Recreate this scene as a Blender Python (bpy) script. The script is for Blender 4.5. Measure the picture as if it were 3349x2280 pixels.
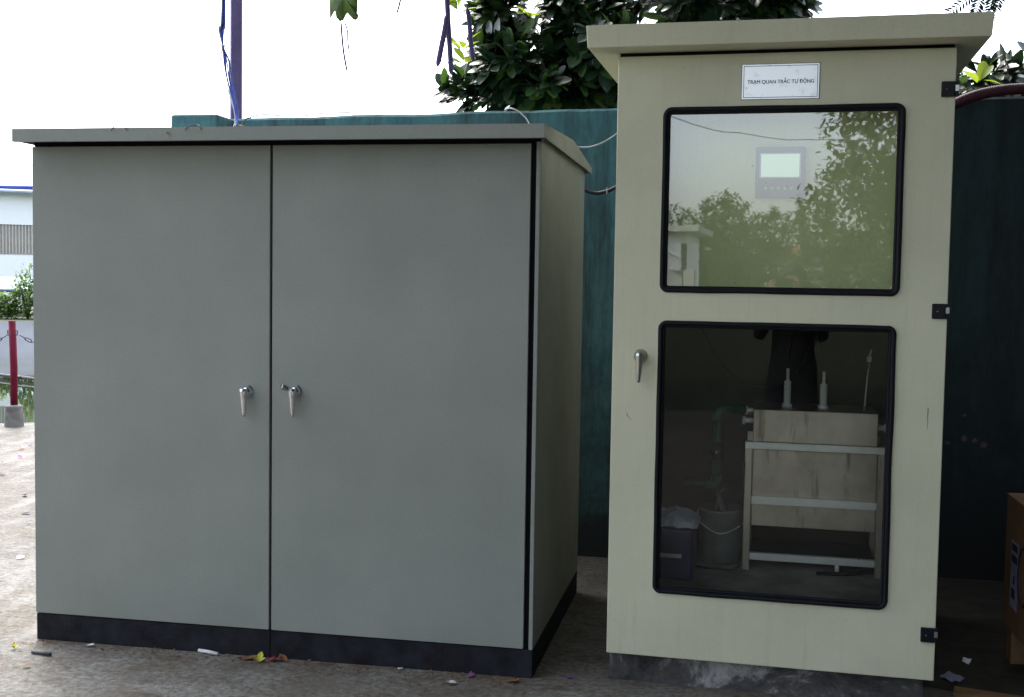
import bpy, bmesh, math, random
from mathutils import Vector, Matrix, noise

random.seed(11)
R_ = math.radians
for o in list(bpy.data.objects):
    bpy.data.objects.remove(o)
scene = bpy.context.scene
col = scene.collection

# ------------------------------------------------------------------ camera, sky, sun, exposure
cam_d = bpy.data.cameras.new('camera')
cam = bpy.data.objects.new('camera', cam_d)
col.objects.link(cam)
CAM = Vector((1.9988, -3.8251, 1.3486))
yaw, pitch, roll = -0.1892, -0.0587, 0.0154
fw = Vector((math.sin(yaw) * math.cos(pitch), math.cos(yaw) * math.cos(pitch), math.sin(pitch)))
rt = Vector((math.cos(yaw), -math.sin(yaw), 0))
up = rt.cross(fw)
rt2 = rt * math.cos(roll) + up * math.sin(roll)
up2 = -rt * math.sin(roll) + up * math.cos(roll)
M = Matrix((rt2, up2, -fw)).transposed().to_4x4()
M.translation = CAM
cam.matrix_world = M
cam_d.sensor_width = 36.0
cam_d.lens = 3815.9 / 3349 * 36
cam_d.clip_start = 0.02
cam_d.clip_end = 3000
scene.camera = cam

SUN_EL, SUN_AZ = R_(58), R_(-35)          # azimuth measured from +Y towards +X : the sun stands behind the cabinets, to the left
w = bpy.data.worlds.new('World')
scene.world = w
w.use_nodes = True
wn, wl = w.node_tree.nodes, w.node_tree.links
wn.clear()
sky = wn.new('ShaderNodeTexSky')
sky.sky_type = 'NISHITA'
sky.sun_disc = False
sky.sun_elevation = SUN_EL
sky.sun_rotation = SUN_AZ
sky.air_density = 1.0
sky.dust_density = 3.0
sky.ozone_density = 1.0
hs = wn.new('ShaderNodeHueSaturation')
hs.inputs['Saturation'].default_value = 0.52      # thin overcast: the blue washed out evenly
bg = wn.new('ShaderNodeBackground')
bg.inputs['Strength'].default_value = 0.15
wo = wn.new('ShaderNodeOutputWorld')
wl.new(sky.outputs[0], hs.inputs['Color'])
wl.new(hs.outputs[0], bg.inputs['Color'])
wl.new(bg.outputs[0], wo.inputs['Surface'])

sd = bpy.data.lights.new('sun', 'SUN')
sd.energy = 0.5
sd.angle = R_(12)
sd.color = (1.0, 0.97, 0.92)
sun = bpy.data.objects.new('sun', sd)
col.objects.link(sun)
sdir = Vector((math.sin(SUN_AZ) * math.cos(SUN_EL), math.cos(SUN_AZ) * math.cos(SUN_EL), math.sin(SUN_EL)))
sun.rotation_euler = sdir.to_track_quat('Z', 'Y').to_euler()
sun.location = sdir * 20

vs = scene.view_settings
vs.view_transform = 'Standard'
vs.look = 'None'
vs.exposure = 2.3
vs.gamma = 1.0
vs.use_curve_mapping = False
scene.render.engine = 'CYCLES'
scene.cycles.max_bounces = 8
scene.cycles.transparent_max_bounces = 12
scene.render.resolution_x, scene.render.resolution_y = 1024, 697

# ------------------------------------------------------------------ materials
def new_mat(name):
    m = bpy.data.materials.new(name)
    m.use_nodes = True
    nt = m.node_tree
    return m, nt, nt.nodes['Principled BSDF']

def ramp(nt, fac, stops):
    r = nt.nodes.new('ShaderNodeValToRGB')
    els = r.color_ramp.elements
    while len(els) < len(stops):
        els.new(0.5)
    for e, (p, c) in zip(els, stops):
        e.position = p
        e.color = (*c, 1) if len(c) == 3 else c
    nt.links.new(fac, r.inputs[0])
    return r.outputs[0]

def nz(nt, scale, detail=4, rough=0.6, stretch=None, coord='Object', dist=0.0):
    tc = nt.nodes.new('ShaderNodeTexCoord')
    src = tc.outputs[coord]
    if stretch:
        mp = nt.nodes.new('ShaderNodeMapping')
        mp.inputs['Scale'].default_value = stretch
        nt.links.new(src, mp.inputs[0])
        src = mp.outputs[0]
    n = nt.nodes.new('ShaderNodeTexNoise')
    n.inputs['Scale'].default_value = scale
    n.inputs['Detail'].default_value = detail
    n.inputs['Roughness'].default_value = rough
    n.inputs['Distortion'].default_value = dist
    nt.links.new(src, n.inputs['Vector'])
    return n.outputs[0]

def mix(nt, fac, a, b, mode='MIX'):
    m = nt.nodes.new('ShaderNodeMix')
    m.data_type = 'RGBA'
    m.blend_type = mode
    for sock, v in ((m.inputs[0], fac), (m.inputs[6], a), (m.inputs[7], b)):
        if isinstance(v, (int, float)):
            sock.default_value = v
        elif isinstance(v, tuple):
            sock.default_value = (*v, 1) if len(v) == 3 else v
        else:
            nt.links.new(v, sock)
    return m.outputs[2]

def bump(nt, p, h, strength=0.2, dist=0.01):
    b = nt.nodes.new('ShaderNodeBump')
    b.inputs['Strength'].default_value = strength
    b.inputs['Distance'].default_value = dist
    nt.links.new(h, b.inputs['Height'])
    nt.links.new(b.outputs[0], p.inputs['Normal'])

def simple(name, c, rough=0.6, metal=0.0, var=0.25, scale=12, bmp=0.0, bscale=80, spec=0.5):
    m, nt, p = new_mat(name)
    n = nz(nt, scale)
    lo = tuple(x * (1 - var) for x in c)
    hi = tuple(min(1, x * (1 + var)) for x in c)
    nt.links.new(ramp(nt, n, [(0.3, lo), (0.7, hi)]), p.inputs['Base Color'])
    p.inputs['Roughness'].default_value = rough
    p.inputs['Metallic'].default_value = metal
    p.inputs['Specular IOR Level'].default_value = spec
    if bmp:
        bump(nt, p, nz(nt, bscale), bmp, 0.004)
    return m

def paint(name, c, dirt, rough=0.42, fleck=0.02, runs=0.35):
    """powder-coated sheet steel: orange peel, faint mottling, dust streaks, specks"""
    m, nt, p = new_mat(name)
    big = nz(nt, 2.2, 5, 0.6)
    base = ramp(nt, big, [(0.3, tuple(x * 0.9 for x in c)), (0.7, tuple(x * 1.06 for x in c))])
    streak = nz(nt, 5, 6, 0.7, (7, 7, 0.5))
    f1 = ramp(nt, streak, [(0.52, (0, 0, 0)), (0.8, (runs,) * 3)])
    base = mix(nt, f1, base, dirt)
    spk = nz(nt, 60, 2, 0.5)
    f2 = ramp(nt, spk, [(0.74 - fleck, (0, 0, 0)), (0.78, (0.6, 0.6, 0.6))])
    base = mix(nt, f2, base, dirt)
    base = mix(nt, 0.16, base, ramp(nt, nz(nt, 190, 3, 0.7), [(0.3, (0.2, 0.2, 0.2)), (0.7, (0.8, 0.8, 0.8))]), 'OVERLAY')
    nt.links.new(base, p.inputs['Base Color'])
    rr = ramp(nt, nz(nt, 6, 4), [(0.3, (rough - .06,) * 3), (0.7, (rough + .1,) * 3)])
    nt.links.new(rr, p.inputs['Roughness'])
    p.inputs['Specular IOR Level'].default_value = 0.10
    bump(nt, p, nz(nt, 420, 2), 0.12, 0.002)
    return m

MT = {}
MT['grey'] = paint('grey_paint', (0.288, 0.306, 0.276), (0.20, 0.185, 0.15), 0.45, 0.0, 0.10)
MT['cream'] = paint('cream_paint', (0.66, 0.645, 0.48), (0.42, 0.37, 0.25), 0.5, 0.012, 0.25)
MT['creamin'] = paint('inner_cream_paint', (0.62, 0.65, 0.37), (0.5, 0.48, 0.3), 0.6)
MT['lining'] = simple('dark_grey_board', (0.045, 0.043, 0.040), 0.9, 0, 0.2, 5)  # dark tone that carries the shade of the lower bay
MT['dark_side'] = simple('dark_seal', (0.006, 0.006, 0.008), 0.8, spec=0.1)
MT['rubber'] = simple('black_rubber', (0.006, 0.006, 0.010), 0.6, 0, 0.3, 40, 0.3, 60, 0.22)
MT['black'] = simple('black_plastic', (0.006, 0.006, 0.011), 0.45, spec=0.25)
MT['chrome'] = simple('chrome', (0.66, 0.68, 0.72), 0.10, 1.0, 0.05)
MT['zinc'] = simple('zinc_alloy', (0.5, 0.51, 0.48), 0.3, 1.0, 0.1)
MT['white'] = simple('white_plastic', (0.85, 0.87, 0.90), 0.16, 0, 0.04, 30, 0.0, 80, 1.0)
def gloss_sign():
    m, nt, p = new_mat('glossy_sign_face')
    d = nz(nt, 30, 6, 0.7)
    nt.links.new(ramp(nt, d, [(0.55, (0.88, 0.90, 0.94)), (0.78, (0.55, 0.57, 0.60))]), p.inputs['Base Color'])
    p.inputs['Roughness'].default_value = 0.3
    p.inputs['Coat Weight'].default_value = 1.0
    p.inputs['Coat Roughness'].default_value = 0.12
    p.inputs['Coat IOR'].default_value = 2.1
    return m
MT['signface'] = gloss_sign()
MT['ink'] = simple('ink', (0.01, 0.01, 0.04), 0.6)
MT['navy'] = simple('navy_ink', (0.012, 0.014, 0.10), 0.6)
MT['wire_white'] = simple('white_cable', (0.38, 0.42, 0.42), 0.5)
MT['wire_blue'] = simple('blue_cable', (0.03, 0.06, 0.35), 0.45)
MT['wire_black'] = simple('black_cable', (0.012, 0.012, 0.016), 0.5)
MT['post'] = simple('plum_steel_paint', (0.13, 0.095, 0.22), 0.55, 0, 0.2, 8, 0.2, 30)
MT['redpost'] = simple('red_paint', (0.13, 0.006, 0.022), 0.6, 0, 0.35, 7, 0.2, 30, 0.15)
MT['hose'] = simple('maroon_hose', (0.075, 0.016, 0.030), 0.5, 0, 0.2, 20)
MT['chain'] = simple('chain_steel', (0.05, 0.05, 0.08), 0.5, 0.4)
MT['card'] = simple('cardboard', (0.18, 0.095, 0.044), 0.85, 0, 0.15, 6, 0.1, 120)
MT['cardlight'] = simple('pale_cardboard', (0.33, 0.21, 0.10), 0.85, 0, 0.15, 8, 0.1, 120)
MT['label'] = simple('lilac_label', (0.28, 0.27, 0.42), 0.5)
MT['screenbody'] = simple('grey_bezel', (0.085, 0.095, 0.125), 0.5, spec=0.2)
MT['bezel_light'] = simple('light_grey_plastic', (0.40, 0.42, 0.45), 0.5)
MT['bark'] = simple('bark', (0.09, 0.07, 0.05), 0.9, 0, 0.4, 14, 0.6, 25)
MT['twig'] = simple('twig', (0.10, 0.085, 0.06), 0.85)
MT['pail'] = simple('pale_pail', (0.15, 0.16, 0.15), 0.5)
MT['film'] = simple('clear_film', (0.55, 0.58, 0.62), 0.25)
MT['ppr'] = simple('green_pipe', (0.018, 0.085, 0.042), 0.45)
MT['bluebox'] = simple('navy_box', (0.012, 0.02, 0.09), 0.45)
MT['rail'] = simple('rail_steel', (0.05, 0.05, 0.06), 0.5)
MT['redroof'] = simple('red_roof', (0.26, 0.10, 0.07), 0.8)
MT['awning'] = simple('teal_awning', (0.25, 0.42, 0.42), 0.6)
MT['cloth_dark'] = simple('dark_cloth', (0.012, 0.013, 0.016), 0.9)
MT['skin'] = simple('skin', (0.27, 0.15, 0.095), 0.55)
MT['hair'] = simple('hair', (0.01, 0.009, 0.008), 0.6)
MT['rust'] = simple('rust', (0.075, 0.03, 0.015), 0.9)
MT['scuffm'] = simple('scuff', (0.28, 0.25, 0.19), 0.8)
MT['petal_p'] = simple('purple_petal', (0.22, 0.05, 0.30), 0.7)
MT['petal_y'] = simple('yellow_petal', (0.55, 0.50, 0.06), 0.7)
MT['petal_r'] = simple('red_wrapper', (0.25, 0.02, 0.04), 0.5)
MT['dryleaf'] = simple('dry_leaf', (0.20, 0.085, 0.035), 0.8)
MT['paper'] = simple('paper', (0.65, 0.66, 0.66), 0.7)
MT['wood'] = simple('plywood', (0.24, 0.14, 0.06), 0.8, 0, 0.3, 9)

def emis(name, c, s):
    m, nt, p = new_mat(name)
    n = ramp(nt, nz(nt, 8), [(0.3, tuple(x * .94 for x in c)), (0.7, c)])
    nt.links.new(n, p.inputs['Base Color'])
    nt.links.new(n, p.inputs['Emission Color'])
    p.inputs['Emission Strength'].default_value = s
    return m
MT['lcd'] = emis('lit_lcd', (0.50, 0.66, 0.52), 0.10)

def steel():
    m, nt, p = new_mat('stainless_steel')
    n = nz(nt, 6, 5, 0.65)
    c = ramp(nt, n, [(0.3, (0.40, 0.34, 0.27)), (0.7, (0.60, 0.54, 0.46))])
    st = nz(nt, 3, 4, 0.6, (9, 9, 1))
    c = mix(nt, ramp(nt, st, [(0.58, (0, 0, 0)), (0.72, (0.7, 0.7, 0.7))]), c, (0.10, 0.07, 0.05))
    nt.links.new(c, p.inputs['Base Color'])
    p.inputs['Metallic'].default_value = 0.45
    p.inputs['Roughness'].default_value = 0.36
    bump(nt, p, nz(nt, 60, 3, 0.6, (1, 1, 30)), 0.05, 0.002)
    return m
MT['steel'] = steel()
MT['brightsteel'] = simple('bright_steel', (0.86, 0.86, 0.82), 0.35, 0.15, 0.06, 20)

def glass(name, ior):
    """window pane: clear with a mirror-like sheen that grows to grazing, faint dust"""
    m = bpy.data.materials.new(name)
    m.use_nodes = True
    nt = m.node_tree
    nt.nodes.clear()
    out = nt.nodes.new('ShaderNodeOutputMaterial')
    tr = nt.nodes.new('ShaderNodeBsdfTransparent')
    tr.inputs[0].default_value = (0.90, 0.93, 0.90, 1)
    gl = nt.nodes.new('ShaderNodeBsdfGlossy')
    gl.inputs['Roughness'].default_value = 0.012
    df = nt.nodes.new('ShaderNodeBsdfDiffuse')
    df.inputs[0].default_value = (0.45, 0.45, 0.40, 1)
    fr = nt.nodes.new('ShaderNodeFresnel')
    fr.inputs['IOR'].default_value = ior
    mx = nt.nodes.new('ShaderNodeMixShader')
    nt.links.new(fr.outputs[0], mx.inputs[0])
    nt.links.new(tr.outputs[0], mx.inputs[1])
    nt.links.new(gl.outputs[0], mx.inputs[2])
    mx2 = nt.nodes.new('ShaderNodeMixShader')
    d = nz(nt, 9, 6, 0.75)
    f = ramp(nt, d, [(0.5, (0.0, 0.0, 0.0)), (0.9, (0.008, 0.008, 0.008))])
    sp = nz(nt, 90, 1, 0.4)
    f = mix(nt, 1.0, f, ramp(nt, sp, [(0.76, (0, 0, 0)), (0.79, (0.35, 0.35, 0.35))]), 'ADD')
    nt.links.new(f, mx2.inputs[0])
    nt.links.new(mx.outputs[0], mx2.inputs[1])
    nt.links.new(df.outputs[0], mx2.inputs[2])
    wv = nz(nt, 7, 2, 0.5)
    b = nt.nodes.new('ShaderNodeBump')
    b.inputs['Strength'].default_value = 0.03
    b.inputs['Distance'].default_value = 0.002
    nt.links.new(wv, b.inputs['Height'])
    nt.links.new(b.outputs[0], gl.inputs['Normal'])
    nt.links.new(mx2.outputs[0], out.inputs['Surface'])
    return m
MT['glass'] = glass('filmed_glass', 2.4)  # raised index strengthens the sky reflection; the pane has no film
MT['glass_clear'] = glass('clear_glass', 1.5)

def leafmat(name, c, tcol, rough=0.35, tw=0.35):
    m, nt, p = new_mat(name)
    n = nz(nt, 3, 3, 0.6, None, 'Object')
    c1 = ramp(nt, n, [(0.3, tuple(x * 0.65 for x in c)), (0.7, tuple(x * 1.3 for x in c))])
    nt.links.new(c1, p.inputs['Base Color'])
    p.inputs['Roughness'].default_value = rough
    t = nt.nodes.new('ShaderNodeBsdfTranslucent')
    t.inputs[0].default_value = (*tcol, 1)
    mx = nt.nodes.new('ShaderNodeMixShader')
    mx.inputs[0].default_value = tw
    out = nt.nodes['Material Output']
    nt.links.new(p.outputs[0], mx.inputs[1])
    nt.links.new(t.outputs[0], mx.inputs[2])
    nt.links.new(mx.outputs[0], out.inputs['Surface'])
    return m
MT['leaf'] = leafmat('dark_glossy_leaf', (0.020, 0.045, 0.022), (0.02, 0.05, 0.01), 0.32, 0.12)
MT['leafmid'] = leafmat('mid_green_leaf', (0.045, 0.10, 0.032), (0.10, 0.20, 0.03), 0.4, 0.25)
MT['leafy'] = leafmat('young_yellow_leaf', (0.14, 0.22, 0.02), (0.42, 0.55, 0.03), 0.4, 0.5)
MT['leafpale'] = leafmat('pale_vine_leaf', (0.10, 0.14, 0.06), (0.25, 0.34, 0.12), 0.5, 0.5)
MT['leafolive'] = leafmat('olive_leaf', (0.045, 0.07, 0.018), (0.10, 0.14, 0.02), 0.5, 0.3)
MT['leafbush'] = leafmat('bush_leaf', (0.12, 0.20, 0.06), (0.26, 0.40, 0.08), 0.5, 0.3)
MT['leafpod'] = leafmat('plum_pod', (0.10, 0.075, 0.19), (0.18, 0.13, 0.30), 0.5, 0.3)

def concrete_yard():
    m, nt, p = new_mat('yard_concrete')
    big = nz(nt, 0.9, 6, 0.62)
    c = ramp(nt, big, [(0.28, (0.12, 0.113, 0.10)), (0.52, (0.165, 0.162, 0.152)), (0.75, (0.215, 0.215, 0.21))])
    mud = nz(nt, 2.6, 8, 0.72, (1, 1.6, 1), 'Object', 0.6)
    c = mix(nt, ramp(nt, mud, [(0.40, (0, 0, 0)), (0.60, (0.9, 0.9, 0.9))]), c, (0.115, 0.099, 0.078))
    fine = nz(nt, 45, 5, 0.7)
    c = mix(nt, 0.8, c, ramp(nt, fine, [(0.32, (0.15, 0.13, 0.1)), (0.68, (0.85, 0.84, 0.8))]), 'OVERLAY')
    grit = nz(nt, 150, 3, 0.6)
    blot = nz(nt, 4.5, 9, 0.78, (1, 2.2, 1), 'Object', 1.2)
    c = mix(nt, ramp(nt, blot, [(0.52, (0, 0, 0)), (0.64, (0.8, 0.8, 0.8))]), c, (0.065, 0.052, 0.037))
    pale = nz(nt, 3.1, 8, 0.75, (1, 2.6, 1), 'Object', 1.6)
    c = mix(nt, ramp(nt, pale, [(0.58, (0, 0, 0)), (0.68, (0.55, 0.55, 0.55))]), c, (0.24, 0.235, 0.225))
    c = mix(nt, ramp(nt, grit, [(0.64, (0, 0, 0)), (0.70, (0.7, 0.7, 0.7))]), c, (0.045, 0.035, 0.025))
    c = mix(nt, ramp(nt, nz(nt, 120, 2, 0.5), [(0.70, (0, 0, 0)), (0.74, (0.8, 0.8, 0.8))]), c, (0.36, 0.34, 0.30))
    wet = nz(nt, 1.7, 5, 0.6, (2.5, 1, 1), 'Object', 0.3)
    c = mix(nt, ramp(nt, wet, [(0.55, (0, 0, 0)), (0.7, (0.6, 0.6, 0.6))]), c, (0.11, 0.098, 0.075))
    nt.links.new(c, p.inputs['Base Color'])
    nt.links.new(ramp(nt, wet, [(0.5, (0.85,) * 3), (0.72, (0.45,) * 3)]), p.inputs['Roughness'])
    bump(nt, p, nz(nt, 30, 8, 0.75), 0.5, 0.012)
    return m
MT['yard'] = concrete_yard()

def old_wall():
    """teal lime-wash over plaster, black mould runs, bare cement patches"""
    m, nt, p = new_mat('mouldy_teal_wall')
    a = nz(nt, 2.2, 6, 0.65)
    c = ramp(nt, a, [(0.25, (0.045, 0.14, 0.165)), (0.5, (0.07, 0.185, 0.20)), (0.75, (0.105, 0.23, 0.225))])
    run = nz(nt, 1.6, 7, 0.7, (3.2, 3.2, 0.45), 'Object', 0.4)
    c = mix(nt, ramp(nt, run, [(0.44, (0, 0, 0)), (0.68, (0.85, 0.85, 0.85))]), c, (0.018, 0.024, 0.024))
    fine = nz(nt, 26, 6, 0.7, (2, 2, 0.6))
    c = mix(nt, 0.4, c, ramp(nt, fine, [(0.3, (0.2, 0.2, 0.2)), (0.7, (0.8, 0.8, 0.8))]), 'OVERLAY')
    # the wall goes near-black towards its foot, along a ragged edge
    tc = nt.nodes.new('ShaderNodeTexCoord')
    sx = nt.nodes.new('ShaderNodeSeparateXYZ')
    nt.links.new(tc.outputs['Object'], sx.inputs[0])
    ad = nt.nodes.new('ShaderNodeMath')
    ad.operation = 'MULTIPLY_ADD'
    nt.links.new(nz(nt, 1.7, 7, 0.72), ad.inputs[0])
    ad.inputs[1].default_value = 2.6
    nt.links.new(sx.outputs['Z'], ad.inputs[2])
    mr = nt.nodes.new('ShaderNodeMapRange')
    mr.inputs[1].default_value = 1.3
    mr.inputs[2].default_value = 2.6
    nt.links.new(ad.outputs[0], mr.inputs[0])
    low_dark = ramp(nt, mr.outputs[0], [(0.1, (0.95, 0.95, 0.95)), (0.9, (0.0, 0.0, 0.0))])
    c = mix(nt, low_dark, c, (0.016, 0.016, 0.015))
    # black stains thickened towards the right, painting in the wall's shade there
    ax = nt.nodes.new('ShaderNodeMath')
    ax.operation = 'MULTIPLY_ADD'
    nt.links.new(nz(nt, 1.4, 7, 0.7, (1, 1, 0.5)), ax.inputs[0])
    ax.inputs[1].default_value = 1.6
    nt.links.new(sx.outputs['X'], ax.inputs[2])
    mx_ = nt.nodes.new('ShaderNodeMapRange')
    mx_.inputs[1].default_value = 2.7
    mx_.inputs[2].default_value = 3.7
    nt.links.new(ax.outputs[0], mx_.inputs[0])
    c = mix(nt, ramp(nt, mx_.outputs[0], [(0.05, (0, 0, 0)), (0.95, (0.8, 0.8, 0.8))]), c, (0.014, 0.020, 0.024))
    nt.links.new(c, p.inputs['Base Color'])
    p.inputs['Roughness'].default_value = 0.9
    bump(nt, p, nz(nt, 22, 8, 0.7), 0.5, 0.01)
    return m
MT['wall'] = old_wall()
MT['scab'] = simple('bare_plaster', (0.085, 0.072, 0.064), 0.9, 0, 0.5, 40, 0.5, 60)
MT['plinthdark'] = simple('dark_plinth', (0.013, 0.014, 0.019), 0.8, 0, 0.6, 14, 0.6, 60, 0.25)

def cement_base():
    m, nt, p = new_mat('stained_cement')
    a = nz(nt, 5, 8, 0.75, (1, 1, 1.3), 'Object', 0.4)
    c = ramp(nt, a, [(0.35, (0.02, 0.02, 0.024)), (0.52, (0.09, 0.085, 0.085)), (0.64, (0.42, 0.40, 0.39))])
    nt.links.new(c, p.inputs['Base Color'])
    p.inputs['Roughness'].default_value = 0.9
    bump(nt, p, nz(nt, 30, 8, 0.7), 0.7, 0.015)
    return m
MT['cement'] = cement_base()
MT['bayfloor'] = simple('bay_floor', (0.34, 0.33, 0.29), 0.8, 0, 0.5, 5, 0.5, 30)
MT['concpost'] = simple('rough_concrete', (0.16, 0.15, 0.14), 0.9, 0, 0.5, 9, 0.8, 20)
MT['bank'] = simple('bank_concrete', (0.050, 0.063, 0.083), 0.9, 0, 0.25, 0.7, 0.2, 3)
MT['soil'] = simple('damp_soil', (0.028, 0.023, 0.017), 0.85, 0, 0.5, 12, 0.8, 40)  # near-black tone for the painted ground shade
MT['farsoil'] = simple('far_soil', (0.045, 0.055, 0.022), 0.95, 0, 0.4, 0.8)
MT['whitewall'] = simple('white_wall', (0.90, 0.91, 0.91), 0.8, 0, 0.03, 0.5)
MT['beige'] = simple('beige_sheet', (0.50, 0.47, 0.42), 0.6, 0, 0.12, 1.5)
MT['greywall'] = simple('grey_render', (0.42, 0.42, 0.38), 0.8, 0, 0.1, 0.6)

def water():
    m, nt, p = new_mat('canal_water')
    p.inputs['Base Color'].default_value = (0.025, 0.035, 0.02, 1)
    p.inputs['Roughness'].default_value = 0.02
    p.inputs['IOR'].default_value = 1.9
    bump(nt, p, nz(nt, 2.2, 3, 0.5, (1, 0.6, 1)), 0.06, 0.02)
    return m
MT['water'] = water()

# ------------------------------------------------------------------ geometry helpers
class MB:
    def __init__(s):
        s.v, s.f, s.sm = [], [], []

    def add(s, vs_, fs_, smooth=False):
        b = len(s.v)
        s.v += [Vector(v) for v in vs_]
        for f in fs_:
            s.f.append([b + i for i in f])
            s.sm.append(smooth)
        return s

    def box(s, x0, x1, y0, y1, z0, z1):
        vs_ = [(x, y, z) for z in (z0, z1) for y in (y0, y1) for x in (x0, x1)]
        return s.add(vs_, [(0, 2, 3, 1), (4, 5, 7, 6), (0, 1, 5, 4), (2, 6, 7, 3), (0, 4, 6, 2), (1, 3, 7, 5)])

    def prism_x(s, prof, x0, x1):
        """closed (y,z) profile pushed along x"""
        n = len(prof)
        vs_ = [(x0, y, z) for y, z in prof] + [(x1, y, z) for y, z in prof]
        fs_ = [tuple(range(n - 1, -1, -1)), tuple(range(n, 2 * n))]
        fs_ += [(i, (i + 1) % n, n + (i + 1) % n, n + i) for i in range(n)]
        return s.add(vs_, fs_)

    def tube(s, pts, r, n=8, closed=False, cap=True):
        pts = [Vector(p) for p in pts]
        m = len(pts)
        rs = r if isinstance(r, (list, tuple)) else [r] * m
        vs_, fs_ = [], []
        ref = None
        for i, p in enumerate(pts):
            if closed:
                t = pts[(i + 1) % m] - pts[i - 1]
            else:
                t = pts[min(i + 1, m - 1)] - pts[max(i - 1, 0)]
            if t.length < 1e-9:
                t = Vector((0, 0, 1))
            t.normalize()
            if ref is None:
                ref = Vector((0, 0, 1)) if abs(t.z) < 0.9 else Vector((1, 0, 0))
            a = t.cross(ref)
            if a.length < 1e-4:
                a = t.orthogonal()
            a.normalize()
            b = t.cross(a)
            ref = -b if False else (a.cross(t))
            for k in range(n):
                an = 2 * math.pi * k / n
                vs_.append(p + (a * math.cos(an) + b * math.sin(an)) * rs[i])
        rng = m if closed else m - 1
        for i in range(rng):
            j = (i + 1) % m
            for k in range(n):
                fs_.append((i * n + k, i * n + (k + 1) % n, j * n + (k + 1) % n, j * n + k))
        if cap and not closed:
            fs_.append(tuple(range(n - 1, -1, -1)))
            fs_.append(tuple(range((m - 1) * n, m * n)))
        return s.add(vs_, fs_, True)

    def lathe(s, prof, origin, axis, n=24):
        """prof: (radius, along-axis)"""
        ax = Vector(axis).normalized()
        a = ax.orthogonal().normalized()
        b = ax.cross(a)
        o_ = Vector(origin)
        vs_, fs_ = [], []
        for r, h in prof:
            for k in range(n):
                an = 2 * math.pi * k / n
                vs_.append(o_ + ax * h + (a * math.cos(an) + b * math.sin(an)) * max(r, 1e-5))
        for i in range(len(prof) - 1):
            for k in range(n):
                fs_.append((i * n + k, i * n + (k + 1) % n, (i + 1) * n + (k + 1) % n, (i + 1) * n + k))
        fs_.append(tuple(range(n - 1, -1, -1)))
        fs_.append(tuple(range((len(prof) - 1) * n, len(prof) * n)))
        return s.add(vs_, fs_, True)

    def build(s, name, mat, parent=None, bevel=0.0, seg=2, smooth=None):
        me = bpy.data.meshes.new(name)
        me.from_pydata([tuple(v) for v in s.v], [], s.f)
        for p_, q in zip(me.polygons, s.sm):
            p_.use_smooth = q if smooth is None else smooth
        me.materials.append(MT[mat] if isinstance(mat, str) else mat)
        bm = bmesh.new()
        bm.from_mesh(me)
        bmesh.ops.recalc_face_normals(bm, faces=bm.faces)
        bm.to_mesh(me)
        bm.free()
        o = bpy.data.objects.new(name, me)
        col.objects.link(o)
        if parent is not None:
            o.parent = parent
        if bevel:
            md = o.modifiers.new('bevel', 'BEVEL')
            md.width = bevel
            md.segments = seg
            md.limit_method = 'ANGLE'
        return o

def tag(o, label=None, cat=None, group=None, kind=None):
    if label:
        o['label'] = label
    if cat:
        o['category'] = cat
    if group:
        o['group'] = group
    if kind:
        o['kind'] = kind
    return o

def empty(name, loc=(0, 0, 0), rz=0.0):
    o = bpy.data.objects.new(name, None)
    o.empty_display_size = 0.1
    col.objects.link(o)
    o.location = loc
    o.rotation_euler = (0, 0, rz)
    return o

def catmull(pts, k=6):
    pts = [Vector(p) for p in pts]
    out = []
    for i in range(len(pts) - 1):
        p0 = pts[max(i - 1, 0)]
        p1, p2 = pts[i], pts[i + 1]
        p3 = pts[min(i + 2, len(pts) - 1)]
        for j in range(k):
            t = j / k
            out.append(0.5 * ((2 * p1) + (p2 - p0) * t + (2 * p0 - 5 * p1 + 4 * p2 - p3) * t * t + (3 * p1 - p0 - 3 * p2 + p3) * t ** 3))
    out.append(pts[-1])
    return out

def rrect(u0, u1, z0, z1, r, n=5, v=0.0, jit=0.0):
    pts = []
    for cx, cz, a0 in ((u1 - r, z1 - r, 0), (u0 + r, z1 - r, 90), (u0 + r, z0 + r, 180), (u1 - r, z0 + r, 270)):
        for k in range(n + 1):
            a = R_(a0 + 90 * k / n)
            pts.append((cx + r * math.cos(a), v, cz + r * math.sin(a)))
    return pts

def leaf_shape(L=1.0, W=0.5, fold=0.10, curl=0.14, nl=5, tip=0.12):
    """obovate leaf along +x, midrib fold, unit length"""
    vs_, fs_ = [], []
    for i in range(nl + 1):
        t = i / nl
        wd = W * 0.5 * (math.sin(math.pi * min(1, t ** 1.25 * 0.93 + 0.03)) ** 0.75)
        if i == 0: wd = W * 0.04
        if i == nl: wd = W * tip
        zc = -curl * t * t
        for sgn in (-1, 0, 1):
            vs_.append((t * L, sgn * wd, zc + fold * abs(sgn) * wd / (W * .5) * W))
    for i in range(nl):
        a = i * 3
        fs_ += [(a, a + 3, a + 4, a + 1), (a + 1, a + 4, a + 5, a + 2)]
    return vs_, fs_

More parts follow.
